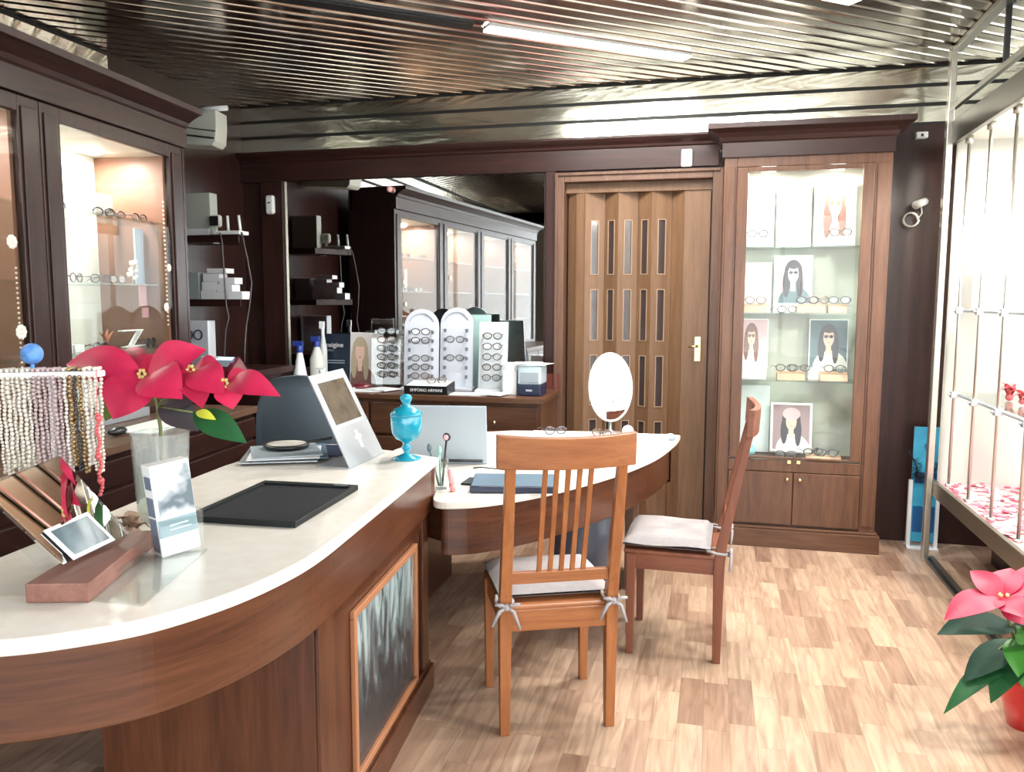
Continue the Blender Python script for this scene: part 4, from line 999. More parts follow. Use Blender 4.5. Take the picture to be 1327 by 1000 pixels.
# ------------------------------------------------------------------ reception counter
ct = thing('reception_counter', 'curved dark wood reception counter with a pale stone top', 'counter', (-1.35, 2.2, 0))
def cr_spline(pts, n=8):
    out = []
    P_ = [pts[0]] + list(pts) + [pts[-1]]
    for i in range(1, len(P_) - 2):
        p0, p1, p2, p3 = [Vector((q[0], q[1])) for q in P_[i - 1:i + 3]]
        for k in range(n):
            t = k / n
            out.append(tuple(.5 * ((2 * p1) + (-p0 + p2) * t + (2 * p0 - 5 * p1 + 4 * p2 - p3) * t * t + (-p0 + 3 * p1 - 3 * p2 + p3) * t ** 3)))
    out.append(tuple(pts[-1])); return out
front = cr_spline([(-1.014, 2.893), (-.970, 2.45), (-.928, 2.0), (-.906, 1.74), (-.912, 1.58), (-.946, 1.42), (-1.015, 1.273), (-1.105, 1.18), (-1.206, 1.113), (-1.33, 1.07), (-1.46, 1.09), (-1.55, 1.20), (-1.59, 1.38), (-1.612, 1.6)], 6)
back_ = [(-1.650, 1.924), (-1.685, 2.247), (-1.708, 2.546), (-1.700, 2.80), (-1.665, 2.93), (-1.60, 3.03), (-1.50, 3.055), (-1.20, 2.965)]
outline = front + back_
def inset(poly, d):
    c = []
    n = len(poly)
    for i in range(n):
        a = Vector(poly[i - 1]); p = Vector(poly[i]); q = Vector(poly[(i + 1) % n])
        t = (q - a)
        if t.length < 1e-6: t = Vector((1, 0))
        t.normalize(); nn = Vector((-t.y, t.x))
        c.append((p, nn))
    ar = sum(poly[i][0] * poly[(i + 1) % n][1] - poly[(i + 1) % n][0] * poly[i][1] for i in range(n))
    s = 1 if ar > 0 else -1
    return [tuple(p + nn * d * s) for p, nn in c]
MB().prism(outline, .868, .90).build('worktop', M['stone'], ct, bevel=.006, seg=3)
MB().prism(inset(outline, .014), .70, .868).build('fascia', M['counth'], ct, bevel=.003)
CA = R(5.2)
CM = Matrix.Translation((-1.045, 2.825, 0)) @ Matrix.Rotation(CA, 4, 'Z')  # local -y runs towards the viewer along the front
b = MB().box(-.60, -1.06, .10, 0, 0, .70, CM)
b.build('body', M['countz'], ct, bevel=.003)
MB().box(-.60, -1.075, 0, .028, .025, .10, CM).box(-.60, -1.068, .10, .018, .015, .115, CM).build('plinth', M['countx'], ct, bevel=.004)
# pilasters at both ends of the front
MB().box(0, -.075, .10, .014, 0, .70, CM).box(0, -1.06, .10, .014, -.95, .70, CM).box(0, -1.06, .66, .010, 0, .70, CM).build('pilaster', M['countz'], ct, bevel=.003)
# framed photo panel let into the counter front
fr = MB(); a0, a1, zz0, zz1 = -.86, -.22, .135, .625
a0, a1 = -.79, -.175; zz1 = .605
fr.box(0, a0 - .022, zz0 - .022, .016, a1 + .022, zz0, CM).box(0, a0 - .022, zz1, .016, a1 + .022, zz1 + .022, CM).box(0, a0 - .022, zz0, .016, a0, zz1, CM).box(0, a1, zz0, .016, a1 + .022, zz1, CM)
f_ = fr.build('picture_frame', P('orange_wood_bead', (.36, .15, .07), .4), ct, bevel=.003)
def photo_panel():
    m, nt, N, L, b = newmat('dark_photo_print')
    tc = N.new('ShaderNodeTexCoord'); sp = N.new('ShaderNodeSeparateXYZ'); L.new(tc.outputs['Object'], sp.inputs[0])
    mp = N.new('ShaderNodeMapping'); mp.inputs['Scale'].default_value = (4, 9, 3.0); L.new(tc.outputs['Object'], mp.inputs[0])
    n = N.new('ShaderNodeTexNoise'); n.inputs['Scale'].default_value = 1.4; n.inputs['Detail'].default_value = 6; n.inputs['Distortion'].default_value = 1.5; L.new(mp.outputs[0], n.inputs['Vector'])
    ma = N.new('ShaderNodeMath'); ma.operation = 'MULTIPLY_ADD'; ma.inputs[1].default_value = 1.1; L.new(sp.outputs['Z'], ma.inputs[0])
    sb = N.new('ShaderNodeMath'); sb.operation = 'SUBTRACT'; L.new(n.outputs['Fac'], sb.inputs[0]); sb.inputs[1].default_value = .38; L.new(sb.outputs[0], ma.inputs[2])
    cr = N.new('ShaderNodeValToRGB'); E = cr.color_ramp.elements; E[0].position = .42; E[0].color = (.022, .026, .032, 1); E[1].position = .80; E[1].color = (.34, .42, .42, 1)
    e = E.new(.6); e.color = (.09, .12, .13, 1)
    L.new(ma.outputs[0], cr.inputs['Fac']); L.new(cr.outputs['Color'], b.inputs['Base Color']); b.inputs['Roughness'].default_value = .25; b.inputs['Coat Weight'].default_value = .4
    return m
MB().box(-.002, a0, zz0, .004, a1, zz1, CM).build('picture', photo_panel(), ct)

# ------------------------------------------------------------------ lower curved desk
dk = thing('consulting_desk', 'rounded wooden desk with a pale top joined to the counter end', 'desk', (-.9, 3.7, 0))
darc = cr_spline([(-1.035, 2.925), (-.985, 2.775), (-.879, 2.786), (-.757, 2.878), (-.592, 3.09), (-.393, 3.471), (-.255, 3.87), (-.184, 4.283), (-.166, 4.50)], 6)
dout = darc + [(-.60, 4.52), (-1.10, 4.42), (-1.45, 4.2), (-1.52, 3.7), (-1.50, 3.12), (-1.20, 3.02)]
MB().prism(dout, .732, .76).build('worktop', M['stone'], dk, bevel=.005)
MB().prism(inset(darc[:-5] + [(-.176, 4.30), (-.20, 4.42), (-.30, 4.49)] + [(-.60, 4.515), (-1.10, 4.42), (-1.45, 4.2), (-1.52, 3.7), (-1.50, 3.12), (-1.20, 3.02)], .03), .55, .732).build('apron', M['counth'], dk, bevel=.003)
MB().box(-1.40, 3.3, 0, -1.36, 4.1, .55).build('side_panel', M['county'], dk)
MB().cyl((-.62, 3.95, .03), (-.62, 3.95, .55), .16, 28).build('pedestal', P('blue_grey_laminate', (.10, .11, .15), .4), dk)
MB().box(-.80, 3.78, 0, -.44, 4.12, .03).build('foot', M['countx'], dk, bevel=.005)
MB().box(-.42, 4.10, 0, -.38, 4.45, .55).build('end_panel', M['walnutz'], dk)

# ------------------------------------------------------------------ chairs
def make_chair(label, loc, rz, wd, cushmat):
    t = thing('dining_chair', label, 'chair', loc, rz, 'wooden slat-back chairs at the desk')
    W, D = .375, .36; z = wd + 'z'; x = wd + 'x'; y = wd + 'y'
    lean = .125; back = -D / 2; fr_ = D / 2
    def st(zz):   # rear leg / stile centre y at height zz
        return back - (0 if zz < .46 else lean * (zz - .46) / .60)
    for s in (-1, 1):
        b = MB(); hx = s * W / 2
        vs_ = []
        for zz, w_, d_ in ((0, .033, .033), (.40, .042, .044), (.50, .040, .042), (.965, .034, .026)):
            yy = st(zz); vs_.append([(hx - w_ / 2, yy - d_ / 2, zz), (hx + w_ / 2, yy - d_ / 2, zz), (hx + w_ / 2, yy + d_ / 2, zz), (hx - w_ / 2, yy + d_ / 2, zz)])
        fl = [p for q in vs_ for p in q]
        fs = [(0, 3, 2, 1), (12, 13, 14, 15)] + [(i * 4 + k, i * 4 + (k + 1) % 4, (i + 1) * 4 + (k + 1) % 4, (i + 1) * 4 + k) for i in range(3) for k in range(4)]
        b.add(fl, fs); b.build('back_leg', M[z], t, local=True, bevel=.003)
        b = MB(); w0, w1 = .030, .040
        b.add([(hx - s * .0 + dx * w0 / 2, fr_ + dy * w0 / 2, 0) for dx, dy in ((-1, -1), (1, -1), (1, 1), (-1, 1))] + [(hx + dx * w1 / 2, fr_ + dy * w1 / 2, .44) for dx, dy in ((-1, -1), (1, -1), (1, 1), (-1, 1))], [(3, 2, 1, 0), (4, 5, 6, 7), (0, 1, 5, 4), (1, 2, 6, 5), (2, 3, 7, 6), (3, 0, 4, 7)])
        b.build('front_leg', M[z], t, local=True, bevel=.003)
        MB().box(hx - .011, back, .375, hx + .011, fr_, .44).build('side_rail', M[y], t, local=True, bevel=.003)
    MB().box(-W / 2, back - .011, .370, W / 2, back + .011, .445).build('rear_rail', M[x], t, local=True, bevel=.003)
    MB().box(-W / 2, fr_ - .011, .375, W / 2, fr_ + .011, .44).build('front_rail', M[x], t, local=True, bevel=.003)
    MB().box(-W / 2 - .018, back - .005, .44, W / 2 + .018, fr_ + .03, .458).build('seat', M[x], t, local=True, bevel=.006)
    # curved top rail
    b = MB(); n = 12; w2 = W / 2 + .045
    ring = []
    for i in range(n + 1):
        u = -1 + 2 * i / n; cx = u * w2; bow = -.030 * (1 - u * u) + .0
        zt = 1.058 + .010 * u * u; zb = .955 + .004 * u * u
        y0 = st(1.0) + bow + .010
        ring += [(cx, y0 - .012 - .0, zb), (cx, y0 - .018, zt), (cx, y0 + .010, zt + .002), (cx, y0 + .014, zb)]
    fs = [(i * 4 + k, i * 4 + (k + 1) % 4, (i + 1) * 4 + (k + 1) % 4, (i + 1) * 4 + k) for i in range(n) for k in range(4)] + [(0, 3, 2, 1), (n * 4, n * 4 + 1, n * 4 + 2, n * 4 + 3)]
    b.add(ring, fs); b.build('top_rail', M[x], t, local=True, bevel=.003)
    MB().box(-W / 2 + .015, st(.57) - .011, .545, W / 2 - .015, st(.57) + .011, .585).build('lower_rail', M[x], t, local=True, bevel=.003)
    for k in range(5):
        xx = -.075 + k * .0385
        MB().beam((xx, st(.575), .575), (xx, st(.965) - .018, .97), .017, .010, up=(0, -1, 0)).build('slat', M[z], t, local=True, bevel=.002)
    # cushion: rests on the seat, its own thing
    c = thing('seat_cushion', 'x', 'cushion', (loc[0], loc[1], loc[2] + .458), rz, 'seat cushions tied to the chairs')
    b = MB(); b.smooth = True; n = 14; X0, X1, Y0, Y1 = -W / 2 - .015, W / 2 + .015, back + .035, fr_ + .035
    for side in (0, 1):
        vv = []
        for i in range(n + 1):
            for j in range(n + 1):
                u = i / n; v = j / n
                e = min(u, 1 - u, v, 1 - v); k = min(1, e / .12) ** .5
                k *= 1 - .42 * math.exp(-((u - .5) ** 2 + (v - .5) ** 2) / .006)
                wob = .004 * math.sin(9 * u + 2) * math.sin(7 * v)
                bulge = .006 * math.sin(math.pi * u) ; 
                vv.append((X0 + (X1 - X0) * u, Y0 + (Y1 - Y0) * v, (.026 + k * .030 + wob) if side else (.020 - min(1, e / .12) ** .5 * .0185)))
        f = [(i * (n + 1) + j, (i + 1) * (n + 1) + j, (i + 1) * (n + 1) + j + 1, i * (n + 1) + j + 1) for i in range(n) for j in range(n)]
        b.add(vv, f if side else [q[::-1] for q in f])
    b.build('pad', cushmat, c, local=True)
    for s in (-1, 1):
        b = MB(); hx = s * W / 2; yb = back - .026
        b.tube([(hx - s * .02, back + .05, .02), (hx - s * .028, back, .018), (hx - s * .02, yb - .004, .012), (hx + s * .02, yb - .004, .010), (hx + s * .028, back + .01, .014), (hx + s * .02, back + .05, .02)], .006, 8)
        for k, (dx, dz) in enumerate(((-.05, -.06), (.045, -.075), (-.04, .014), (.045, .012))):
            b.tube([(hx, yb - .008, .010), (hx + dx * .5, yb - .022, .010 + dz * .3 + .01), (hx + dx, yb - .018, .010 + dz)], [.006, .007, .005], 6)
        b.ball((hx, yb - .010, .010), .013, n=8, m=5)
        b.build('tie', cushmat, c, local=True)
    return t, c
def place_chair(P_rl, ang):  # rear-left leg position, facing angle
    pass
a1 = R(24)
def chair_origin(rl, a):  # rl: world position of rear-left leg (viewed from behind)
    W, D = .375, .36
    off = Matrix.Rotation(a, 2) @ Vector((W / 2, D / 2)); return (rl[0] + off.x, rl[1] + off.y, 0)
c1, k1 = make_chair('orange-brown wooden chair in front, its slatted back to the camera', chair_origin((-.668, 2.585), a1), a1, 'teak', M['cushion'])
k1['label'] = 'pale grey tied cushion on the front orange-brown chair'
a2 = R(88.5)
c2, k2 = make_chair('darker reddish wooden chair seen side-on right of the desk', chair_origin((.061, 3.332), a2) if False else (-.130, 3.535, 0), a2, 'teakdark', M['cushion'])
k2['label'] = 'pale grey tied cushion on the side-on reddish chair'

# ------------------------------------------------------------------ things on the counter
ZT = .9005
t_ = thing('display_tray', 'flat black rectangular presentation tray on the counter', 'tray', (-1.225, 2.085, ZT), R(3))
MB().box(-.145, -.2, 0, .145, .195, .004).box(-.16, -.215, .0, -.145, .225, .017).box(.145, -.215, .0, .16, .225, .017).box(-.145, -.215, 0, .145, -.2, .017).box(-.145, .195, 0, .145, .225, .017).build('tray', M['matblack'], t_, local=True, bevel=.003)
MB().box(-.145, -.2, .004, .145, .195, .010).build('pad', P('navy_black_felt', (.006, .008, .013), .6, bump=.4, bscale=200, spec=.3), t_, local=True)
MB().box(.085, .205, .017, .13, .21, .0178).build('badge', M['brushed'], t_, local=True)
# folders and round mirror
for i, (mat, a, dx, dy, w, h, th) in enumerate(((M['navy'], -6, .03, .10, .30, .24, .006), (M['brushed'], 4, -.02, -.03, .28, .30, .005), (M['bluegrey'], 9, .0, .0, .27, .30, .005), (M['paper'], 6, .0, -.04, .26, .26, .003), (M['laptop'], 14, -.01, -.02, .25, .26, .004))):
    zz = ZT + sum((.0065, .0055, .0055, .0035, .0045)[:i])
    o = MB().box(-w / 2, -h / 2, 0, w / 2, h / 2, th).build('folder', mat, bevel=.001); o.location = (-1.565 + dx, 2.77 + dy, zz); o.rotation_euler = (0, 0, R(a + 20))
    tag(o, ['navy folder at the bottom of the counter stack', 'silver-grey folder second from the bottom of the stack', 'blue-grey folder in the middle of the stack', 'white sheet second from the top of the stack', 'pale grey folder on top of the stack under the round mirror'][i], 'folder', 'folders stacked at the far end of the counter')
t_ = thing('hand_mirror', 'round black-rimmed make-up mirror lying on the stacked folders', 'mirror', (-1.60, 2.80, ZT + .0265))
MB().lathe([(.0, 0), (.080, 0), (.088, .006), (.088, .014), (.078, .018), (.076, .014)], n=36).build('rim', M['black'], t_, local=True)
MB().lathe([(0, .0141), (.0775, .0142), (.0775, .0146), (0, .015)], n=36).build('glass', P('cream_disc', (.72, .68, .62), .35), t_, local=True)
MB().beam((.05, .075, .01), (.13, .13, .022), .016, .010).build('handle', M['black'], t_, local=True, bevel=.003)
# silver slanted sign
t_ = thing('tabletop_sign', 'slanted silver tabletop sign with a window picture on the counter', 'sign', (-1.30, 2.77, ZT))
A0 = Vector((-1.24, 2.60, ZT + .003)); A1 = Vector((-1.247, 2.915, ZT + .003)); B0 = Vector((-1.425, 2.66, 1.220)); B1 = Vector((-1.432, 2.955, 1.225))
def plate(mb, A0, A1, B0, B1, u0, u1, v0, v1, off, th):
    nn = (A1 - A0).cross(B0 - A0).normalized()
    if nn.x < 0: nn = -nn
    def q(u, v, o): return A0.lerp(A1, u).lerp(B0.lerp(B1, u), v) + nn * o
    vs_ = [q(u, v, o) for o in (off, off + th) for v in (v0, v1) for u in (u0, u1)]
    return mb.add(vs_, [(0, 2, 3, 1), (4, 5, 7, 6), (0, 1, 5, 4), (2, 6, 7, 3), (0, 4, 6, 2), (1, 3, 7, 5)])
plate(MB(), A0, A1, B0, B1, 0, 1, 0, 1, -.004, .006).build('panel', M['brushed'], t_, bevel=.001)
o = plate(MB(), A0, A1, B0, B1, .13, .87, .44, .90, .002, .0015).build('picture_window', P('sepia_print', (.10, .085, .065), .12, var=.8, bscale=14, coat=.5), t_)
b = MB(); plate(b, A0, A1, B0, B1, .13, .87, .405, .43, .002, .0012); plate(b, A0, A1, B0, B1, .5, .56, .14, .33, .002, .001); plate(b, A0, A1, B0, B1, .44, .62, .24, .27, .002, .001)
b.build('printed_motif', M['white'], t_)
MB().box(-1.37, 2.60, ZT, -1.24, 2.915, ZT + .004).build('foot', M['brushed'], t_)
# turquoise goblet
t_ = thing('glass_goblet', 'turquoise glass lidded goblet at the end corner of the counter', 'goblet', (-1.115, 2.83, ZT))
k = .98
MB().lathe([(0, .0), (.052, 0), (.054, .004), (.03, .012), (.010, .022), (.009, .032), (.018, .040), (.018, .048), (.009, .055), (.014, .064), (.040, .078), (.054, .10), (.058, .13), (.058, .165), (.055, .17)], n=32).build('cup', M['turq'], t_, local=True)
MB().lathe([(.060, .166), (.060, .172), (.045, .190), (.018, .202), (.014, .212), (.020, .222), (.023, .232), (.018, .242), (.0, .247)], n=32).build('lid', M['turq'], t_, local=True)
t_.scale = (1.02, 1.02, 1.0)
# wooden base with two slanted mirror plates
t_ = thing('mirror_stand', 'wooden block holding slanted mirror plates near the left counter end', 'stand', (-1.28, 1.45, ZT))
B_ = Matrix.Translation((-1.245, 1.285, ZT)) @ Matrix.Rotation(R(17), 4, 'Z')
b = MB().add([B_ @ Vector(p) for p in [(-.062, 0, 0), (.062, 0, 0), (.05, .37, 0), (-.05, .37, 0), (-.062, 0, .040), (.062, 0, .040), (.05, .37, .040), (-.05, .37, .040)]], [(3, 2, 1, 0), (4, 5, 6, 7), (0, 1, 5, 4), (1, 2, 6, 5), (2, 3, 7, 6), (3, 0, 4, 7)])
b.build('base', M['blockwood'], t_, bevel=.003)
mA0 = Vector((-1.315, 1.372, .9415)); mA1 = Vector((-1.340, 1.600, .9415)); mB0 = Vector((-1.480, 1.335, 1.105)); mB1 = Vector((-1.480, 1.555, 1.130))
plate(MB(), mA0, mA1, mB0, mB1, 0, 1, 0, 1, 0, .005).build('mirror_plate', M['mirror'], t_)
b = MB()
for q in ((0, .02, 0, 1), (.97, 1, 0, 1), (0, 1, .97, 1)): plate(b, mA0, mA1, mB0, mB1, *q, .005, .002)
b.build('edge_bevel', M['acrylic'], t_)
d_ = Vector((-.05, -.01, -.002))
plate(MB(), mA0 + d_, mA1 + d_, mB0 + d_, mB1 + d_, 0, 1, .02, 1.02, 0, .004).build('rear_plate', M['acrylic'], t_)
t_ = thing('photo_card', 'small framed dark picture added for one reflected in the mirror plate', 'picture', (-1.28, 1.5, .925))  # card added in front of the plate for a picture reflected in it
q0 = Vector((-1.310, 1.395, .943)); q1 = Vector((-1.325, 1.535, .944)); q2 = q0 + Vector((-.062, -.012, .062)); q3 = q1 + Vector((-.062, -.012, .064))
plate(MB(), q0, q1, q2, q3, 0, 1, 0, 1, .006, .003).build('card', M['white'], t_)
plate(MB(), q0, q1, q2, q3, .08, .92, .1, .9, .009, .001).build('picture', P('teal_print', (.07, .12, .14), .3, var=.6, bscale=25), t_)
# acrylic leaflet holder with leaflets
t_ = thing('leaflet_holder', 'clear acrylic leaflet holder with a long foot on the counter', 'holder', (-1.2, 1.5, ZT))
B2 = Matrix.Translation((-1.222, 1.625, ZT)) @ Matrix.Rotation(R(60), 4, 'Z')
b = MB().prism([(-1.204, 1.31), (-1.07, 1.31), (-1.165, 1.66), (-1.285, 1.60)], 0, .004, Matrix.Translation((0, 0, ZT)))
b.box(-.052, -.028, .004, -.049, .028, .14, B2).box(-.049, -.031, .004, .049, -.028, .09, B2).box(.049, -.028, .004, .052, .028, .10, B2).box(-.049, .028, .004, .049, .031, .19, B2)
b.beam((-1.204, 1.31, ZT + .012), (-1.262, 1.57, ZT + .012), .003, .018)
b.build('holder', M['acrylic'], t_)
lf = P('leaflet_side_dark', (.13, .16, .22), .5)
def leaflet_print():
    m, nt, N, L, b = newmat('leaflet_photo')
    tc = N.new('ShaderNodeTexCoord'); n = N.new('ShaderNodeTexNoise'); n.inputs['Scale'].default_value = 11; n.inputs['Detail'].default_value = 3
    L.new(tc.outputs['Object'], n.inputs['Vector'])
    cr = N.new('ShaderNodeValToRGB'); E = cr.color_ramp.elements; E[0].position = .36; E[0].color = (.10, .13, .15, 1); E[1].position = .52; E[1].color = (.74, .77, .80, 1)
    L.new(n.outputs['Fac'], cr.inputs['Fac']); L.new(cr.outputs['Color'], b.inputs['Base Color']); b.inputs['Roughness'].default_value = .4
    return m
lp = thing('leaflet_stack', 'stack of white leaflets with a grey photo cover in the acrylic holder', 'leaflets', (-1.2, 1.6, ZT))
LB = B2 @ Matrix.Rotation(R(-5), 4, 'Y') @ Matrix.Rotation(R(-2), 4, 'X')
MB().box(-.046, -.0235, .006, .046, .0215, .222, LB).build('leaflets', M['white'], lp)
MB().box(-.045, -.0247, .050, .045, -.0237, .092, LB).build('title_band', P('slate_band', (.24, .33, .36), .4), lp)
MB().box(-.038, -.0247, .096, .045, -.0237, .214, LB).build('cover_photo', leaflet_print(), lp)
MB().box(-.0472, -.019, .015, -.0462, .018, .095, LB).box(-.0472, -.019, .10, -.0462, .018, .145, LB).box(-.0472, -.019, .165, -.0462, .014, .195, LB).build('side_print', lf, lp)
MB().box(-.02, -.0256, .074, .025, -.0248, .077, LB).box(-.02, -.0256, .064, .03, -.0248, .066, LB).build('title_line', M['white'], lp)
# dried bark pieces
b = MB(); random.seed(9)
for k in range(16):
    a = random.uniform(0, 6.3); r_ = random.uniform(.0, .04)
    b.leaf((r_ * math.cos(a), r_ * math.sin(a), .004 + .02 * random.random()), (r_ * math.cos(a) + .035 * math.cos(a + 1), r_ * math.sin(a) + .035 * math.sin(a + 1), .015 + .045 * random.random()), .025, arch=.4)
b.ball((0, 0, .014), .022, (1.4, 1.2, .7))
o = b.build('dried_flower', M['dried']); o.location = (-1.42, 1.70, ZT)
tag(o, 'brown dried flower head lying between mirror stand and leaflets', 'dried flower')
tag(MB().box(-1.405, 1.15, ZT, -1.345, 1.20, ZT + .045).build('glass_cube', M['acrylic'], bevel=.004), 'small clear glass block at the left photo edge of the counter', 'glass block')
# vase and poinsettia
VX, VYY = -1.46, 1.885
t_ = thing('glass_vase', 'clear straight-sided glass vase behind the leaflets', 'vase', (VX, VYY, ZT))
b = MB(); w = .072
prof = [(.060, 0), (.066, .004), (.078, .235), (.080, .238), (.074, .236), (.062, .014), (0, .012)]
b.lathe([(0, 0)] + prof, n=8, M=Matrix.Rotation(R(22.5), 4, 'Z')); b.sm = [False] * len(b.sm)
b.build('vessel', M['vaseglass'], t_, local=True)
b = MB().box(-.0445, -.045, .014, .0445, .045, .14); b.build('water', thin_glass('water_surface', (.86, .89, .86), .8), t_, local=True)
def V(px, py, dy=0):   # authored in the plane of the bouquet
    return Vector((-1.481 + (px - 190) * .00238 + dy * -.5, 1.88 + dy, 1.307 - (py - 480) * .0020))
po = thing('poinsettia', 'big pink-red poinsettia spray standing in the glass vase', 'plant', (VX, VYY, ZT))
b = MB(); UP = (.35, -.75, .55)
A_ = V(186, 484, -.01)
for px, py, w_, ar, dy, mt in ((82, 474, .115, .10, -.02, 0), (152, 541, .135, .12, -.09, 0), (112, 517, .075, .05, .02, 1), (238, 513, .125, .14, -.06, 0), (262, 452, .10, .12, .04, 0), (150, 455, .07, .1, .07, 1), (205, 462, .06, .1, .08, 1)):
    b.mat(mt).leaf(A_ + (V(px, py, 0) - A_) * .05, V(px, py, dy), w_, UP, ar, .10, 12, .06)
B_c = V(246, 478, .02)
for px, py, w_, ar, dy, mt in ((288, 508, .10, .12, -.03, 0), (262, 525, .085, .1, -.05, 1), (285, 480, .07, .15, .03, 1), (222, 500, .09, .1, -.03, 0)):
    b.mat(mt).leaf(B_c, V(px, py, dy), w_, UP, ar, .1, 10, .05)
C_c = V(290, 494, .0)
for px, py, w_, ar, dy, mt in ((356, 507, .075, .16, -.03, 0), (298, 526, .075, .08, -.03, 0), (318, 482, .05, .12, .04, 1), (252, 495, .06, .1, .0, 1)):
    b.mat(mt).leaf(C_c, V(px, py, dy), w_, UP, ar, .1, 10, .05)
b.build('bracts', [M['red'], M['redd']], po)
b = MB()
for c_ in (A_, B_c, C_c):
    for k in range(6): b.ball(c_ + Vector((.010 * math.cos(k), -.012, .010 * math.sin(k * 1.05))), .0055, n=6, m=4)
b.build('flower_buds', P('bud_yellow', (.70, .55, .20), .5), po)
b = MB()
G_ = V(200, 522, .03)
b.mat(0).leaf(V(245, 535, 0), V(313, 571, -.02), .075, UP, .08, .1, 10, .03)
b.mat(1).leaf(G_, V(250, 562, .02), .085, UP, .08, .1, 10, .03)
b.mat(1).leaf(G_, V(250, 520, .04), .08, UP, .08, .1, 10, .03)
b.mat(2).leaf(V(150, 510, .03), V(128, 552, .0), .06, UP, .05, .1, 8, .03)
b.mat(3).leaf(V(252, 532, -.03), V(277, 540, -.04), .025, UP, .1)
b.build('leaves', [M['green'], P('plum_leaf', (.05, .045, .05), .4), M['olive'], M['yellow']], po)
b = MB().tube([(VX, VYY, ZT + .02), (VX + .004, VYY, ZT + .25), V(198, 530, .01), A_], .005, 8).tube([V(198, 530, .01), V(225, 505, .02), B_c, C_c], .004, 8).tube([V(198, 530, .01), V(245, 535, 0)], .003, 6)
b.build('stem', M['stemg'], po)

# necklace stand
t_ = thing('necklace_stand', 'T-shaped necklace stand at the left end of the counter', 'stand', (-1.60, 1.665, ZT))
NA = Vector((-1.715, 1.625, 1.310)); NB = Vector((-1.475, 1.705, 1.314)); nd = (NB - NA).normalized()
mid = (NA + NB) / 2
MB().lathe([(0, 0), (.045, 0), (.045, .008), (.01, .014)], (0, 0, 0), 24).build('base', M['white'], t_, local=True)
MB().cyl((-1.60, 1.665, ZT + .012), (mid.x, mid.y, 1.31), .007, 12).build('post', M['white'], t_)
MB().beam(NA, NB, .030, .016).build('top_bar', M['white'], t_, bevel=.004)
o = MB().cyl(NA + nd * .085 + Vector((0, 0, .008)), NA + nd * .085 + Vector((0, 0, .035)), .005, 8).ball(NA + nd * .085 + Vector((0, 0, .052)), .026, n=20, m=12).build('finial', M['blueball'], t_)
cols = ['cream'] * 7 + ['pinkpearl'] * 6 + ['cream', 'goldbead', 'blackbead', 'goldbead', 'cream', 'cream', 'cream']
ordn = ['leftmost', 'second', 'third', 'fourth', 'fifth', 'sixth', 'seventh', 'eighth', 'ninth', 'tenth', 'eleventh', 'twelfth', 'thirteenth', 'fourteenth', 'fifteenth', 'sixteenth', 'seventeenth', 'eighteenth', 'nineteenth', 'rightmost']
cn = {'cream': 'cream', 'pinkpearl': 'mauve', 'goldbead': 'bronze', 'blackbead': 'dark'}
for k, cc in enumerate(cols):
    p = NA + nd * (.007 + k * .0122); b = MB(); r_ = .0042 + .0008 * (k % 3); ln = .25 + .012 * math.sin(k * 2.1)
    nf = Vector((nd.y, -nd.x, 0)); h_ = ln; z_ = 0
    for side in (-1, 1):
        off = nf * (side * .017)
        nb = int(h_ / (r_ * 2))
        for q in range(nb):
            zq = -.006 - q * r_ * 2
            b.ball(p + off * (1 - .6 * (q / nb)) + nd * (.0015 * math.sin(q + k)) + Vector((0, 0, zq)), r_, n=6, m=4)
    for q in range(7): b.ball(p + nf * (-.017 + .0057 * q) + Vector((0, 0, .0125)), r_, n=6, m=4)
    tag(b.build('bead_necklace', M[cc]), '%s bead necklace, %s on the necklace stand' % (cn[cc], ordn[k]), 'necklace', 'necklaces on the stand')
b = MB(); p = NB + nd * -.004
for q in range(24): b.ball(p + Vector((.004 * math.sin(q), -.022, -.10 - q * .0088)), .0052 + (.004 if q in (1, 12, 19) else 0), n=8, m=5)
b.tube([p + Vector((0, -.018, .012)), p + Vector((0, -.022, -.10))], .001, 4)
tag(b.build('bead_necklace', M['coral']), 'long coral red bead necklace hanging at the right end of the stand', 'necklace')

# ------------------------------------------------------------------ things on the desk
ZD = .7605
t_ = thing('laptop', 'open silver laptop seen from behind on the desk', 'laptop', (-1.165, 3.43, ZD), R(10))
t_.scale = (1.13, 1.1, 1.12)
MB().box(-.17, .0, 0, .17, .24, .016).build('base', M['laptop'], t_, local=True, bevel=.004)
MB().box(-.17, 0, 0, .17, .007, .235, Matrix.Translation((0, .0, .014)) @ Matrix.Rotation(R(14), 4, 'X')).build('lid', M['laptop'], t_, local=True, bevel=.003)
MB().cyl((-.15, .0, .013), (.15, .0, .013), .006, 10).build('hinge', M['black'], t_, local=True)
t_ = thing('pen_cup', 'small clear cup of pens and brushes beside the laptop', 'cup', (-1.025, 2.965, ZD))
MB().lathe([(0, 0), (.026, 0), (.030, .12), (.027, .12), (.023, .006), (0, .006)], n=20).build('cup', M['acrylic'], t_, local=True)
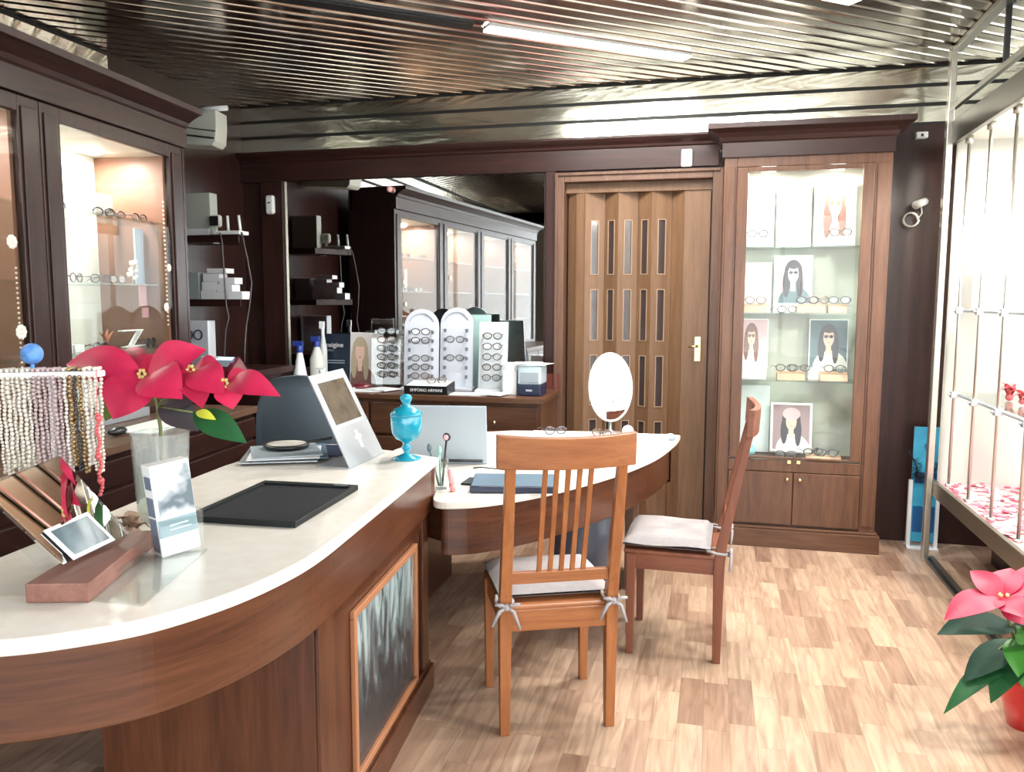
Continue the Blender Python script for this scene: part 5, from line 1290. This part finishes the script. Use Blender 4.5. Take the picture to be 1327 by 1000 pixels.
for i, (dx, dy, L_, mt, lab) in enumerate(((.010, .012, .19, 'black', 'pen with black and pink round top in the clear cup'), (-.03, .0, .16, 'printgrey', 'dark grey brush in the clear cup'), (.0, -.012, .155, 'greenbox', 'pale green pen in the clear cup'))):
    b = MB().cyl((-1.025 + dx * .3, 2.965 + dy * .3, ZD + .010), (-1.025 + dx * 1.6, 2.965 + dy * 1.6, ZD + L_), .0045, 8)
    if i == 0: b.mat(0).ball((-1.025 + dx * 1.7, 2.965 + dy * 1.7, ZD + L_ + .012), .017, (1, .5, 1)); b.mat(1).ball((-1.025 + dx * 1.7, 2.955 + dy * 1.7, ZD + L_ + .012), .011, (1, .6, 1))
    else: b.ball((-1.025 + dx * 1.6, 2.965 + dy * 1.6, ZD + L_), .010, (1, 1, 1.8))
    tag(b.build('pen', [M[mt], M['pink']]), lab, 'pen')
t_ = thing('lip_tube', 'pink tube standing slightly tilted in front of the laptop', 'tube', (-.985, 2.96, ZD))
Mx = Matrix.Rotation(R(-8), 4, 'Y')
MB().lathe([(.011, 0), (.012, .03)], n=16, M=Matrix.Translation((0, 0, .0)) @ Mx).build('base', P('salmon_plastic', (.85, .30, .28), .4), t_, local=True)
MB().lathe([(.0105, .03), (.0105, .085), (.009, .088)], n=16, M=Mx).build('cap', M['pink'], t_, local=True)
t_.location = (-.965, 2.93, ZD)
t_ = thing('document_tray', 'navy flat document case lying on the desk behind the chair', 'case', (-.76, 3.06, ZD), R(12))
MB().box(-.16, -.11, 0, .17, .12, .026).build('case', M['navy'], t_, local=True, bevel=.004)
MB().box(-.155, -.105, .026, .165, .115, .029).build('lid', M['bluegrey'], t_, local=True, bevel=.001)
tag(MB().box(-.97, 3.04, ZD, -.90, 3.16, ZD + .008, None).build('mobile_phone', M['black'], bevel=.004), 'black mobile phone lying between pink tube and navy case', 'phone')
tag(MB().tube([(-1.0, 3.32, ZD + .01), (-.96, 3.30, ZD + .02), (-.90, 3.36, ZD + .004), (-.84, 3.34, ZD + .004), (-.82, 3.22, ZD + .004)], .003, 6).build('laptop_cable', M['black']), 'thin black cable trailing from the laptop', 'cable')
for i, (x, y, a, w, h) in enumerate(((-.84, 4.30, 4, .24, .17), (-.60, 4.30, -5, .22, .16), (-.88, 3.62, 20, .12, .16))):
    t_ = tag(MB().box(-w / 2, -h / 2, 0, w / 2, h / 2, .012 - .004 * i).build('notepad', M['white'], bevel=.001), ['white notepad at the back left of the desk', 'white pad before the oval mirror foot', 'white note block right of the laptop'][i], 'notepad'); t_.location = (x, y, ZD); t_.rotation_euler = (0, 0, R(a))
specs('wire', (-.82, 4.27, ZD + .034), R(30), 'wire glasses standing on the white notepad on the desk', 'glasses on the desk')
specs('brown', (-.57, 4.27, ZD + .030), R(-25), 'brown glasses near the foot of the oval mirror', 'glasses on the desk')
t_ = thing('rolled_chart', 'white flat case with a grey rounded end on the desk corner', 'case', (-.34, 4.30, ZD), R(8))
MB().box(-.17, -.035, 0, .12, .045, .026).build('case', M['white'], t_, local=True, bevel=.008)
MB().lathe([(.0, 0), (.026, .002), (.028, .02), (.015, .034), (0, .036)], (.13, 0, 0), 16).build('end_cap', M['greyplas'], t_, local=True)
# oval table mirror
t_ = thing('table_mirror', 'white-rimmed oval table mirror standing on the desk', 'mirror', (-.545, 4.42, ZD), R(20))
OM = Matrix.Translation((0, 0, .262)) @ Matrix.Rotation(R(-8), 4, 'X')
b = MB().tube([OM @ Vector((.118 * math.cos(a), 0, .185 * math.sin(a))) for a in [2 * math.pi * k / 36 for k in range(36)]], .007, 8, closed=True)
b.build('rim', P('pearl_rim', (.55, .54, .50), .3), t_, local=True)
MB().lathe([(1, -.003), (1, .003)], n=36, M=OM @ Matrix.Rotation(R(90), 4, 'X') @ Matrix.Diagonal((.116, .183, 1, 1))).build('glass', M['mirror'], t_, local=True)
MB().lathe([(0, 0), (.07, 0), (.065, .01), (.02, .02), (.008, .03), (.008, .075)], n=24).build('foot', M['brushed'], t_, local=True)
tag(MB().ball((-.44, 4.36, ZD + .032), .032, n=18, m=10).build('white_ball', M['white']), 'white ball ornament beside the oval mirror foot', 'ornament')

# ------------------------------------------------------------------ office chair behind the counter
t_ = thing('office_chair', 'blue-grey office chair with curved back behind the counter', 'chair', (-1.93, 3.60, 0), R(18))
b = MB(); b.smooth = True; n = 10; vv = []
for o_ in (0, .045):
    for i in range(n + 1):
        for j in range(n + 1):
            u = -1 + 2 * i / n; v = j / n; hw = .22 * (1 - .25 * (2 * v - 1) ** 4) * (1 - .12 * v)
            vv.append((u * hw, -.20 - .08 * v - .05 * math.sin(math.pi * v) + .07 * u * u + o_, .58 + .57 * v - .03 * u * u * v))
K = (n + 1) ** 2
f = [(i * (n + 1) + j, (i + 1) * (n + 1) + j, (i + 1) * (n + 1) + j + 1, i * (n + 1) + j + 1) for i in range(n) for j in range(n)]
rim = [i * (n + 1) for i in range(n + 1)] + [n * (n + 1) + j for j in range(1, n + 1)] + [i * (n + 1) + n for i in range(n - 1, -1, -1)] + [j for j in range(n - 1, 0, -1)]
b.add(vv, f + [tuple(K + q for q in ff[::-1]) for ff in f] + [(rim[k], rim[(k + 1) % len(rim)], K + rim[(k + 1) % len(rim)], K + rim[k]) for k in range(len(rim))])
b.build('backrest', M['chairgrey'], t_, local=True)
MB().box(-.23, -.20, .44, .23, .24, .52).build('seat', M['chairgrey'], t_, local=True, bevel=.035, seg=4)
MB().beam((0, -.05, .42), (0, -.255, .46), .06, .012).beam((0, -.262, .44), (0, -.262, .72), .06, .012, up=(0, 1, 0)).build('back_bracket', M['black'], t_, local=True)
MB().cyl((0, 0, .09), (0, 0, .44), .028, 16).build('gas_column', M['black'], t_, local=True)
for k in range(5):
    a = k * 2 * math.pi / 5
    lg = MB().beam((0, 0, .10), (.27 * math.cos(a), .27 * math.sin(a), .065), .045, .03).build('base_arm', M['black'], t_, local=True)
    MB().cyl((.27 * math.cos(a) - .02 * math.sin(a), .27 * math.sin(a) + .02 * math.cos(a), .028), (.27 * math.cos(a) + .02 * math.sin(a), .27 * math.sin(a) - .02 * math.cos(a), .028), .027, 14).build('castor', M['black'], lg, local=True)

# ------------------------------------------------------------------ potted poinsettia on the floor at the right
FX, FY = 1.115, 3.10
pp_ = thing('potted_poinsettia', 'potted pink-red poinsettia in a red wrap on the floor at right', 'plant', (FX, FY, 0))
MB().lathe([(0, 0), (.062, 0), (.085, .10), (.10, .16), (.112, .20), (.108, .20), (.09, .15), (0, .14)], n=22).build('pot_wrap', M['redpot'], pp_, local=True)
MB().lathe([(0, .148), (.088, .149)], n=22).build('soil', M['soil'], pp_, local=True)
b = MB(); UPv = (-.3, -.4, .85)
def Wp(px, py, dy=0): # bouquet plane
    return Vector((.818 + (px - 1225) * .00272 + dy * .25, 3.05 + dy, .415 - (py - 790) * .00300))
cA = Wp(1290, 768, -.02)
for px, py, w_, ar, dy in ((1224, 793, .12, .12, -.08), (1252, 747, .09, .1, .06), (1327, 790, .12, .15, -.10), (1345, 760, .12, .1, .02), (1300, 742, .10, .1, .08), (1262, 780, .08, .1, -.09), (1312, 776, .09, .1, -.13), (1370, 740, .12, .1, .06)):
    b.leaf(cA, Wp(px, py, dy), w_, UPv, ar, .1, 10, .05)
cB = Wp(1370, 760, 0)
for k in range(6): b.mat(1).leaf(cB, cB + Vector((.14 * math.cos(k * 1.05), .12 * math.sin(k * 1.05), .01)), .09, UPv, .12, .1, 10, .05)
b.build('bracts', [P('floor_red_bract', (.42, .010, .045), .5, var=.3, bscale=18), P('floor_deep_bract', (.34, .008, .035), .5, var=.3, bscale=18)], pp_)
b = MB()
for k in range(7): b.ball(cA + Vector((.014 * math.cos(k * 2), .014 * math.sin(k * 2), .012)), .007, n=6, m=4)
b.build('flower_buds', P('bud_gold', (.65, .50, .20), .5), pp_)
b = MB()
gc_ = Wp(1305, 800, .0)
for px, py, w_, dy, mt in ((1217, 812, .13, -.07, 1), (1250, 868, .12, -.06, 1), (1230, 902, .09, -.10, 0), (1282, 880, .11, -.12, 0), (1327, 870, .12, -.10, 2), (1340, 812, .13, -.05, 2), (1375, 850, .12, -.02, 0), (1300, 860, .09, .08, 0), (1310, 845, .10, -.13, 2), (1390, 800, .12, .03, 1)):
    st_ = Wp(px, py, dy); s0 = gc_.lerp(Vector((FX, FY, .28)), min(1, max(0, (py - 800) / 90)))
    b.mat(mt).leaf(s0, st_, w_, UPv, .12, .08, 10, .05)
b.build('leaves', [M['green'], M['greend'], P('fresh_green_leaf', (.05, .22, .03), .4)], pp_)
b = MB()
for tgt in (cA, cB, gc_, Wp(1260, 860, -.04)): b.tube([(FX, FY, .145), ((FX + tgt.x) / 2, (FY + tgt.y) / 2, .30), tgt], .005, 6)
b.build('stems', M['stemg'], pp_)

# ------------------------------------------------------------------ light
wd = bpy.data.worlds.new('world'); SC.world = wd; wd.use_nodes = True
bg = wd.node_tree.nodes['Background']; bg.inputs[0].default_value = (.93, .97, 1.0, 1); bg.inputs[1].default_value = 3.5
def area(name, loc, size, energy, col, rot, portal=False, sy=None):
    l = bpy.data.lights.new(name, 'AREA'); l.shape = 'RECTANGLE' if sy else 'DISK'; l.size = size
    if sy: l.size_y = sy
    l.energy = energy; l.color = col
    if portal: l.cycles.is_portal = True
    o = bpy.data.objects.new(name, l); COL.objects.link(o); o.location = loc; o.rotation_euler = rot
    return o
area('window_portal', (WXR + .02, 1.6, 1.53), 7.4, 1, (1, 1, 1), (0, R(90), 0), True, 2.35).rotation_euler = (R(90), 0, R(90))
area('shopfront_portal', (-.22, YB - .01, 1.43), 4.3, 1, (1, 1, 1), (R(90), 0, 0), True, 2.5).rotation_euler = (R(90), 0, R(180))
for p in ((-1.17 * .5 - .197 * .5, 4.504), (.08, 3.76)):
    area('strip_lamp', (p[0], p[1], CZ - .03), 1.15, 28, (1, .98, .93), (0, 0, R(37.5)), sy=.06)
for k in range(4):
    for y in (-.33, -.72):
        area('cabinet_spot', L2(-.29, y - BW * k, 2.215), .07, 3.8 if k == 0 else (2.6 if k == 1 else 1.2), (1, .93, .84), (0, 0, 0))
for x in (.29, .68): area('case_spot', (x, 5.22, 2.26), .07, 2.4, (1, .93, .84), (0, 0, 0))
for y in (4.5, 3.3, 2.1): area('vitrine_spot', (1.45, y, 2.34), .09, 18, (1, .95, .85), (0, 0, 0))
SC.cycles.max_bounces = 8; SC.cycles.transparent_max_bounces = 16; SC.cycles.caustics_reflective = False; SC.cycles.caustics_refractive = False
SC.cycles.sample_clamp_indirect = 6
